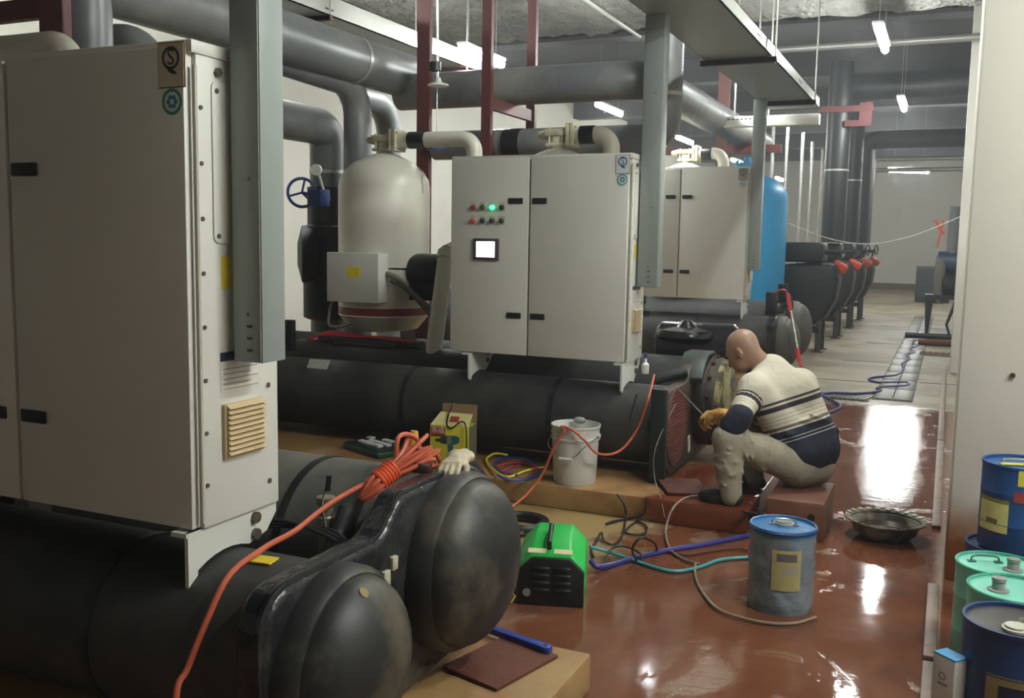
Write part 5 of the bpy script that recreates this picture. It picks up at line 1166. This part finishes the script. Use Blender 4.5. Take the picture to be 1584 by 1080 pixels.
# orange extension cord: tied bundle on the flange, the loose end running down over the front shell
T = thing('extension_cord', (-1.66, 2.66, .82), 'tied bundle of orange extension cord on the nearest chiller, end trailing down', 'cord')
tail = [at(590, 738, X=-1.68), at(548, 757, X=-1.72), at(505, 783, X=-1.735), at(455, 822, X=-1.72), at(410, 847, X=-1.70), at(355, 890, X=-1.695), at(320, 960, X=-1.695), at(290, 1035, X=-1.69), at(272, 1085, X=-1.68), (-1.62, 1.66, .14)]
g = G(); g.tube(tail, .0085, 10, smooth=6); g.build('trailing_end', ORANGE, T)
c0 = Vector(at(597, 735, X=-1.66)); lowp = Vector(at(562, 770, X=-1.70)); hip = Vector(at(655, 695, X=-1.60))
rnd = random.Random(11)
d = (hip-lowp).normalized(); u, w_ = basis(d)
for k in range(9):
    a = 2*math.pi*k/9; o_ = (u*math.cos(a)+w_*math.sin(a)); sp = .028+.012*rnd.random(); q = .016
    g = G(); far = hip+o_*.05+Vector((rnd.uniform(-.03,.03), rnd.uniform(-.02,.05), rnd.uniform(-.03,.03)))
    a2 = a+.5; o2 = (u*math.cos(a2)+w_*math.sin(a2))
    g.tube([c0+o_*q, (c0+lowp)/2+o_*sp, lowp+o_*.012, lowp-d*.008, lowp+o2*.012, (c0+lowp)/2+o2*sp*.8, c0+o2*q, (c0+hip)/2+o2*sp*1.1, far, (c0+hip)/2+o_*sp*.7, c0+o_*q], .0078, 8, smooth=5); g.build('cord_loop', ORANGE, T)
g = G()
for k in range(6): g.torus(c0+d*(k-2.5)*.012, d, .030, .0082, 22, 8)
g.build('tie_wraps', mat('orange_tie', '#d2491f', .45), T)
g = G(); top = Vector(at(628, 672, X=-1.64)); g.tube([c0+d*.03, Vector(at(612, 715, X=-1.65)), Vector(at(615, 680, X=-1.645)), top, Vector(at(645, 680, X=-1.63)), Vector(at(650, 700, X=-1.62)), hip], .0085, 10, smooth=6); g.build('standing_loop', ORANGE, T)
g = G(); g.tube([hip, Vector(at(672, 700, X=-1.58)), Vector(at(680, 718, X=-1.57)), Vector(at(660, 722, X=-1.585)), Vector(at(625, 718, X=-1.63)), c0+d*.02], .0085, 10, smooth=6); g.build('loose_loop', ORANGE, T)
g = G(); g.ball(tuple(Vector(at(600, 722, X=-1.67))), .016, 12, 8); g.build('plug', GLASSW, T)
p = at(632, 722, X=-1.62)
g = G(); g.obox((p[0]+.03, p[1]+.03, p[2]-.0), (.07, .06, .035), (.1, .2, .3)); tag(g.build('rust_block', mat('dark_rust', '#3a1e1a', .7), None, bevel=.006), 'dark rusty metal block under the orange cord beside the glove', 'block')
# relief valve, small insulated elbow and leads between the shells of the nearest chiller
T = thing('relief_valve', (-1.775, 2.5, .72), 'upright brass relief valve with sensor lead between the nearest shells', 'valve')
g = G(); g.lathe([(.024,0),(.024,.10),(.028,.105),(.028,.15),(.024,.155),(.024,.19),(.03,.192),(.03,.215)], (-1.775, 2.5, .56), (0,0,1), 20); g.build('valve_body', mat('dull_brass', '#8f8672', .4, metal=.5, var=.15), T)
g = G(); g.tube([(-1.76, 2.49, .84), (-1.765, 2.485, .80), (-1.76, 2.46, .76), (-1.73, 2.44, .68), (-1.70, 2.42, .60)], .004, 6, smooth=4); g.cyl((-1.76, 2.49, .80), (-1.755, 2.49, .85), .009, n=10); g.build('sensor_lead', SLOT, T)
g = G(); g.tube(fillet([(-1.66, 2.36, .60), (-1.71, 2.47, .67), (-1.71, 2.52, .74)], .06), .026, 14); tag(g.build('insulated_elbow', FOAM, None), 'small black insulated elbow between the nearest chiller shells', 'pipe')
for k in range(3):
    g = G(); g.tube([(-1.95, 2.25+.02*k, .70), (-1.85, 2.34, .73-.01*k), (-1.72, 2.38+.02*k, .70), (-1.63, 2.40, .66+.01*k)], .006, 6, smooth=5); tag(g.build('black_cable', SLOT, None), ('nearest', 'middle', 'rear')[k]+' of three thin black leads between the nearest chiller shells', 'cable', 'leads between the nearest shells')
# air hose over the bucket
cord('orange_hose', [at(1012, 580, X=-1.60), at(1003, 615, X=-1.58), at(985, 665, Y=5.50), at(958, 698, Y=5.42), at(925, 702, Y=5.28), at(905, 682, Y=5.27), at(885, 665, Y=5.262), at(868, 660, Y=5.272), at(873, 668, Y=5.255), at(858, 690, Y=5.24), at(838, 735, Y=5.22), at(812, 768, Y=5.1), at(784, 790, Y=4.95)], .0075, ORANGE, 'orange hose slung over the white bucket rim to the middle chiller end')
# manifold hoses beside the carton
for k, (m_, seq) in enumerate(((mat('yellow_hose', '#c9c22b', .4), [(845, 722), (815, 728), (785, 738), (765, 728), (752, 712), (765, 702), (785, 704)]), (mat('blue_hose', '#243c8f', .4), [(770, 735), (785, 742), (812, 742), (835, 730), (815, 712), (785, 708), (765, 716), (775, 730), (800, 735)]), (mat('red_hose', '#b0334a', .4), [(768, 722), (790, 716), (815, 718), (832, 724), (812, 730), (788, 738), (780, 728), (805, 720)]))):
    cord('gauge_hose', fl([(x, y, .155+.012*((i*7+k*3) % 4)) for i, (x, y) in enumerate(seq)]), .0075, m_, ('yellow', 'blue', 'red')[k]+' gauge hose coiled on the ledge left of the white bucket')
# black coil on the lower floor
T = thing('coiled_hose', (-2.02, 4.60, 0), 'coil of thick black hose behind the green machine', 'hose')
c = at(800, 812, Z=.02); 
for k in range(4):
    g = G(); g.torus((c[0]+.006*k, c[1]+.01*(k%2), .018+.024*(k//2)), (0,0,1), .155-.028*(k%2), .016, 44, 10); g.build('coil_turn', SLOT, T)
g = G(); g.cyl((c[0]+.02, c[1]-.155, .03), (c[0]+.10, c[1]-.13, .03), .019, n=14); g.build('hose_fitting', STEEL, T)
# hoses on the wet floor
cord('blue_hose', fl([(914, 868, .05), (925, 877, .03), (950, 873), (985, 862), (1040, 850), (1090, 842), (1140, 832), (1178, 824)]), .014, mat('violet_blue_hose', '#33327a', .35), 'thick violet blue hose from the green machine towards the man')
cord('teal_hose', fl([(912, 846, .06), (935, 852, .03), (970, 863), (1010, 877), (1045, 884), (1080, 878), (1115, 866), (1162, 862)]), .009, mat('teal_hose', '#3f8d94', .35), 'thin teal hose curving from the green machine to the wrapped pail')
cord('grey_hose', fl([(1096, 770, .15), (1068, 768, .15), (1042, 785, .13), (1030, 820, .03), (1036, 848), (1055, 864), (1082, 873)]), .007, mat('grey_brown_hose', '#7a6658', .4), 'grey brown hose arching off the plinth beside the man')
cord('grey_hose', fl([(1076, 872), (1075, 885), (1082, 908), (1105, 938), (1140, 954), (1190, 964), (1230, 964), (1262, 955)]), .007, mat('pale_brown_hose', '#8a7560', .4), 'pale brown hose curving round the front of the wrapped pail')
cord('black_cable', fl([(955, 765, .145), (965, 780, .10), (968, 800, .02), (962, 830), (950, 842), (935, 838), (930, 824, .03), (922, 838), (915, 850), (918, 862)]), .006, SLOT, 'black cable looping from the plinth edge to the green machine')
cord('black_cable', fl([(1022, 762, .145), (1010, 785, .06), (985, 800), (950, 806), (938, 811), (965, 803), (995, 796, .05), (1000, 770, .145)]), .006, SLOT, 'black cable folded back on the pale silt before the middle plinth')
cord('black_cable', fl([(1024, 778, .1), (990, 803), (970, 818), (972, 826), (995, 826), (1000, 815), (985, 806)]), .006, SLOT, 'black cable loop lying below the plinth corner')
cord('black_cable', fl([(985, 868), (978, 850, .10), (992, 832, .16), (1012, 840, .10), (1016, 852, .02)]), .006, SLOT, 'black cable standing up in an arch across the violet hose')
cord('black_cable', fl([(935, 875), (945, 850, .05), (965, 845, .05), (990, 856, .04), (994, 868)]), .006, SLOT, 'black cable arch nearest the green machine')
cord('black_cable', fl([(1030, 852), (1060, 858), (1100, 852), (1140, 848), (1158, 852)]), .006, RUST, 'rust brown lead lying between the hoses and the wrapped pail')
cord('black_cable', fl([(1150, 792, .16), (1180, 800, .05), (1176, 815, .03), (1182, 822, .02)]), .010, SLOT, 'dark lead running from the man\'s foot to the wrapped pail')
cord('blue_hose', fl([(1160, 778, .15), (1170, 785, .08), (1178, 806, .02), (1184, 822, .02)]), .008, mat('faded_blue_hose', '#4a4f86', .4), 'faded blue hose beside the man\'s heel')
cord('blue_hose', fl([(1278, 640), (1300, 628), (1272, 612, .03), (1285, 608, .03), (1330, 609, .03), (1362, 605), (1358, 600), (1400, 597), (1402, 592), (1362, 592), (1345, 588), (1352, 584), (1385, 581), (1397, 572), (1396, 562), (1408, 556), (1402, 550), (1415, 545), (1408, 540), (1420, 535), (1412, 530), (1424, 524), (1420, 520)]), .016, mat('navy_hose', '#2b2c66', .4), 'long blue hose zigzagging along the drain to the far end of the aisle')
cord('drain_hose', [at(1045, 625, X=-1.49), at(1015, 690, Y=5.5), at(1012, 735, Y=5.45), at(1022, 770, Y=5.3), at(1028, 800, Y=5.22)], .002, SGREY, 'thin pale tube hanging from the open tube sheet')
cord('black_cable', [at(985, 610, Y=5.62), at(975, 650, Y=5.6), at(984, 680, Y=5.58), at(986, 695, Y=5.58)], .004, SLOT, 'thin black lead hanging on the middle front shell')
# white plastic bottle, pipe and fitting by the middle bracket
T = thing('sample_bottle', (-1.70, 6.0, .72), 'small white labelled bottle by the right bracket of the middle cabinet', 'bottle')
p = at(998, 578, Y=6.0)
g = G(); g.lathe([(.022,0),(.024,.004),(.024,.06),(.010,.075),(.008,.10)], (p[0], p[1], p[2]), (0,0,1), 16); g.build('bottle', GLASSW, T)
g = G(); g.cyl((p[0], p[1], p[2]+.10), (p[0], p[1], p[2]+.135), .010, n=10); g.build('cap', VBLUE, T)
g = G(); g.lathe([(.03,0),(.035,.02),(.035,.2),(.03,.22)], at(1012, 588, Y=6.1), (.8, .3, .25), 18); tag(g.build('suction_pipe', FOAM, None), 'short black insulated pipe stub above the middle tube sheet', 'pipe')
# plates, wrench
g = G(); p = at(1062, 755, Z=.15); g.obox((p[0]-.02, p[1], .158), (.26, .30, .012), (.05, .04, .5)); tag(g.build('steel_plate', RUST, None, bevel=.002), 'square rusty plate on the plinth under the open tube sheet', 'plate')
g = G(); g.obox((-1.33, 2.90, .150), (.24, .34, .012), (0, .03, -.25)); tag(g.build('steel_plate', RUST, None, bevel=.002), 'rusty plate on the nearest plinth below the black covers', 'plate')
T = thing('pipe_wrench', (-1.32, 3.05, .14), 'blue pipe wrench lying on the corner of the nearest plinth', 'wrench')
WB = mat('wrench_blue', '#22388a', .4, var=.15, stain=('#141a30', 9, .55, .7, .6))
a = Vector((-1.50, 3.10, .170)); b = Vector((-1.205, 3.035, .165)); dd = (b-a).normalized(); sd = Vector((-dd.y, dd.x, 0))
g = G(); P = [a-sd*.012, a+dd*.06-sd*.016, a+dd*.2-sd*.017, b-dd*.01-sd*.021, b+dd*.006-sd*.012, b+dd*.006+sd*.012, b-dd*.01+sd*.021, a+dd*.2+sd*.017, a+dd*.06+sd*.016, a+sd*.012]
V = [tuple(p+Vector((0,0,h))) for h in (-.012, .012) for p in P]; n_ = len(P); g.add(V, [tuple(reversed(range(n_))), tuple(range(n_, 2*n_))]+[(i, (i+1)%n_, n_+(i+1)%n_, n_+i) for i in range(n_)]); g.build('wrench_handle', WB, T, bevel=.004)
g = G(); g.obox(a-dd*.03+sd*.01, (.09, .05, .03), (0,0,math.atan2(dd.y, dd.x))); g.obox(a-dd*.055-sd*.03, (.05, .03, .028), (0,0,math.atan2(dd.y, dd.x)+.3)); g.build('wrench_jaw', WB, T, bevel=.005)
g = G(); g.cyl(b-dd*.016-Vector((0,0,.013)), b-dd*.016+Vector((0,0,.0132)), .007, n=12); g.build('hanging_hole', SLOT, T)
# long handled dustpan leaning by the farthest chiller
RP = mat('red_plastic', '#c8333a', .4, var=.1)
T = thing('dustpan', (-1.08, 9.05, 0), 'red long handled dustpan leaning beside the farthest chiller end', 'dustpan')
top = Vector(at(1219, 458, Y=9.2)); mid_ = Vector(at(1237, 560, Y=9.1)); low = Vector(at(1245, 592, Y=9.05)); 
g = G(); g.cyl(top, mid_, .013, n=12); g.build('handle', STEEL, T)
e = (top-mid_).normalized()
g = G(); g.cyl(top-e*.14, top+e*.03, .02, .014, 12); g.cyl(mid_-e*.0, mid_+e*.13, .02, n=12); g.build('grip', RP, T)
for s_ in (-.03, .03):
    g = G(); g.cyl(mid_, low+Vector((s_, 0, .0)), .008, n=8); g.build('fork', RP, T)
x, y = low.x+.05, low.y
g = G(); g.add([(x-.12,y-.12,.005),(x+.14,y-.12,.005),(x+.14,y+.10,.02),(x-.12,y+.10,.02),(x-.10,y-.02,.10),(x+.12,y-.02,.10),(x+.12,y+.11,.13),(x-.10,y+.11,.13)], [(0,1,2,3),(0,4,7,3),(1,2,6,5),(2,3,7,6),(4,5,6,7)]); g.build('pan', mat('red_plastic_dark', '#9c2428', .4), T)
# rag on the floor beyond the pillar
g = G(); p = at(1447, 549, Z=.0); V = []; nx = 12
for i in range(nx+1):
    for j in range(7): V.append((p[0]-.22+.44*i/nx, p[1]-.2+.4*j/6, .005+.05*abs(math.sin(i*1.3+j*.9))*(1-abs(j-3)/3.2)))
F = [(i*7+j, (i+1)*7+j, (i+1)*7+j+1, i*7+j+1) for i in range(nx) for j in range(6)]
g.add(V, F); tag(g.build('rag', mat('dirty_rag', '#5a4a36', .9, var=.3), None), 'crumpled brown rag on the floor by the far drain', 'rag')
for o in bpy.data.objects:
    if '_o' in o: del o['_o']
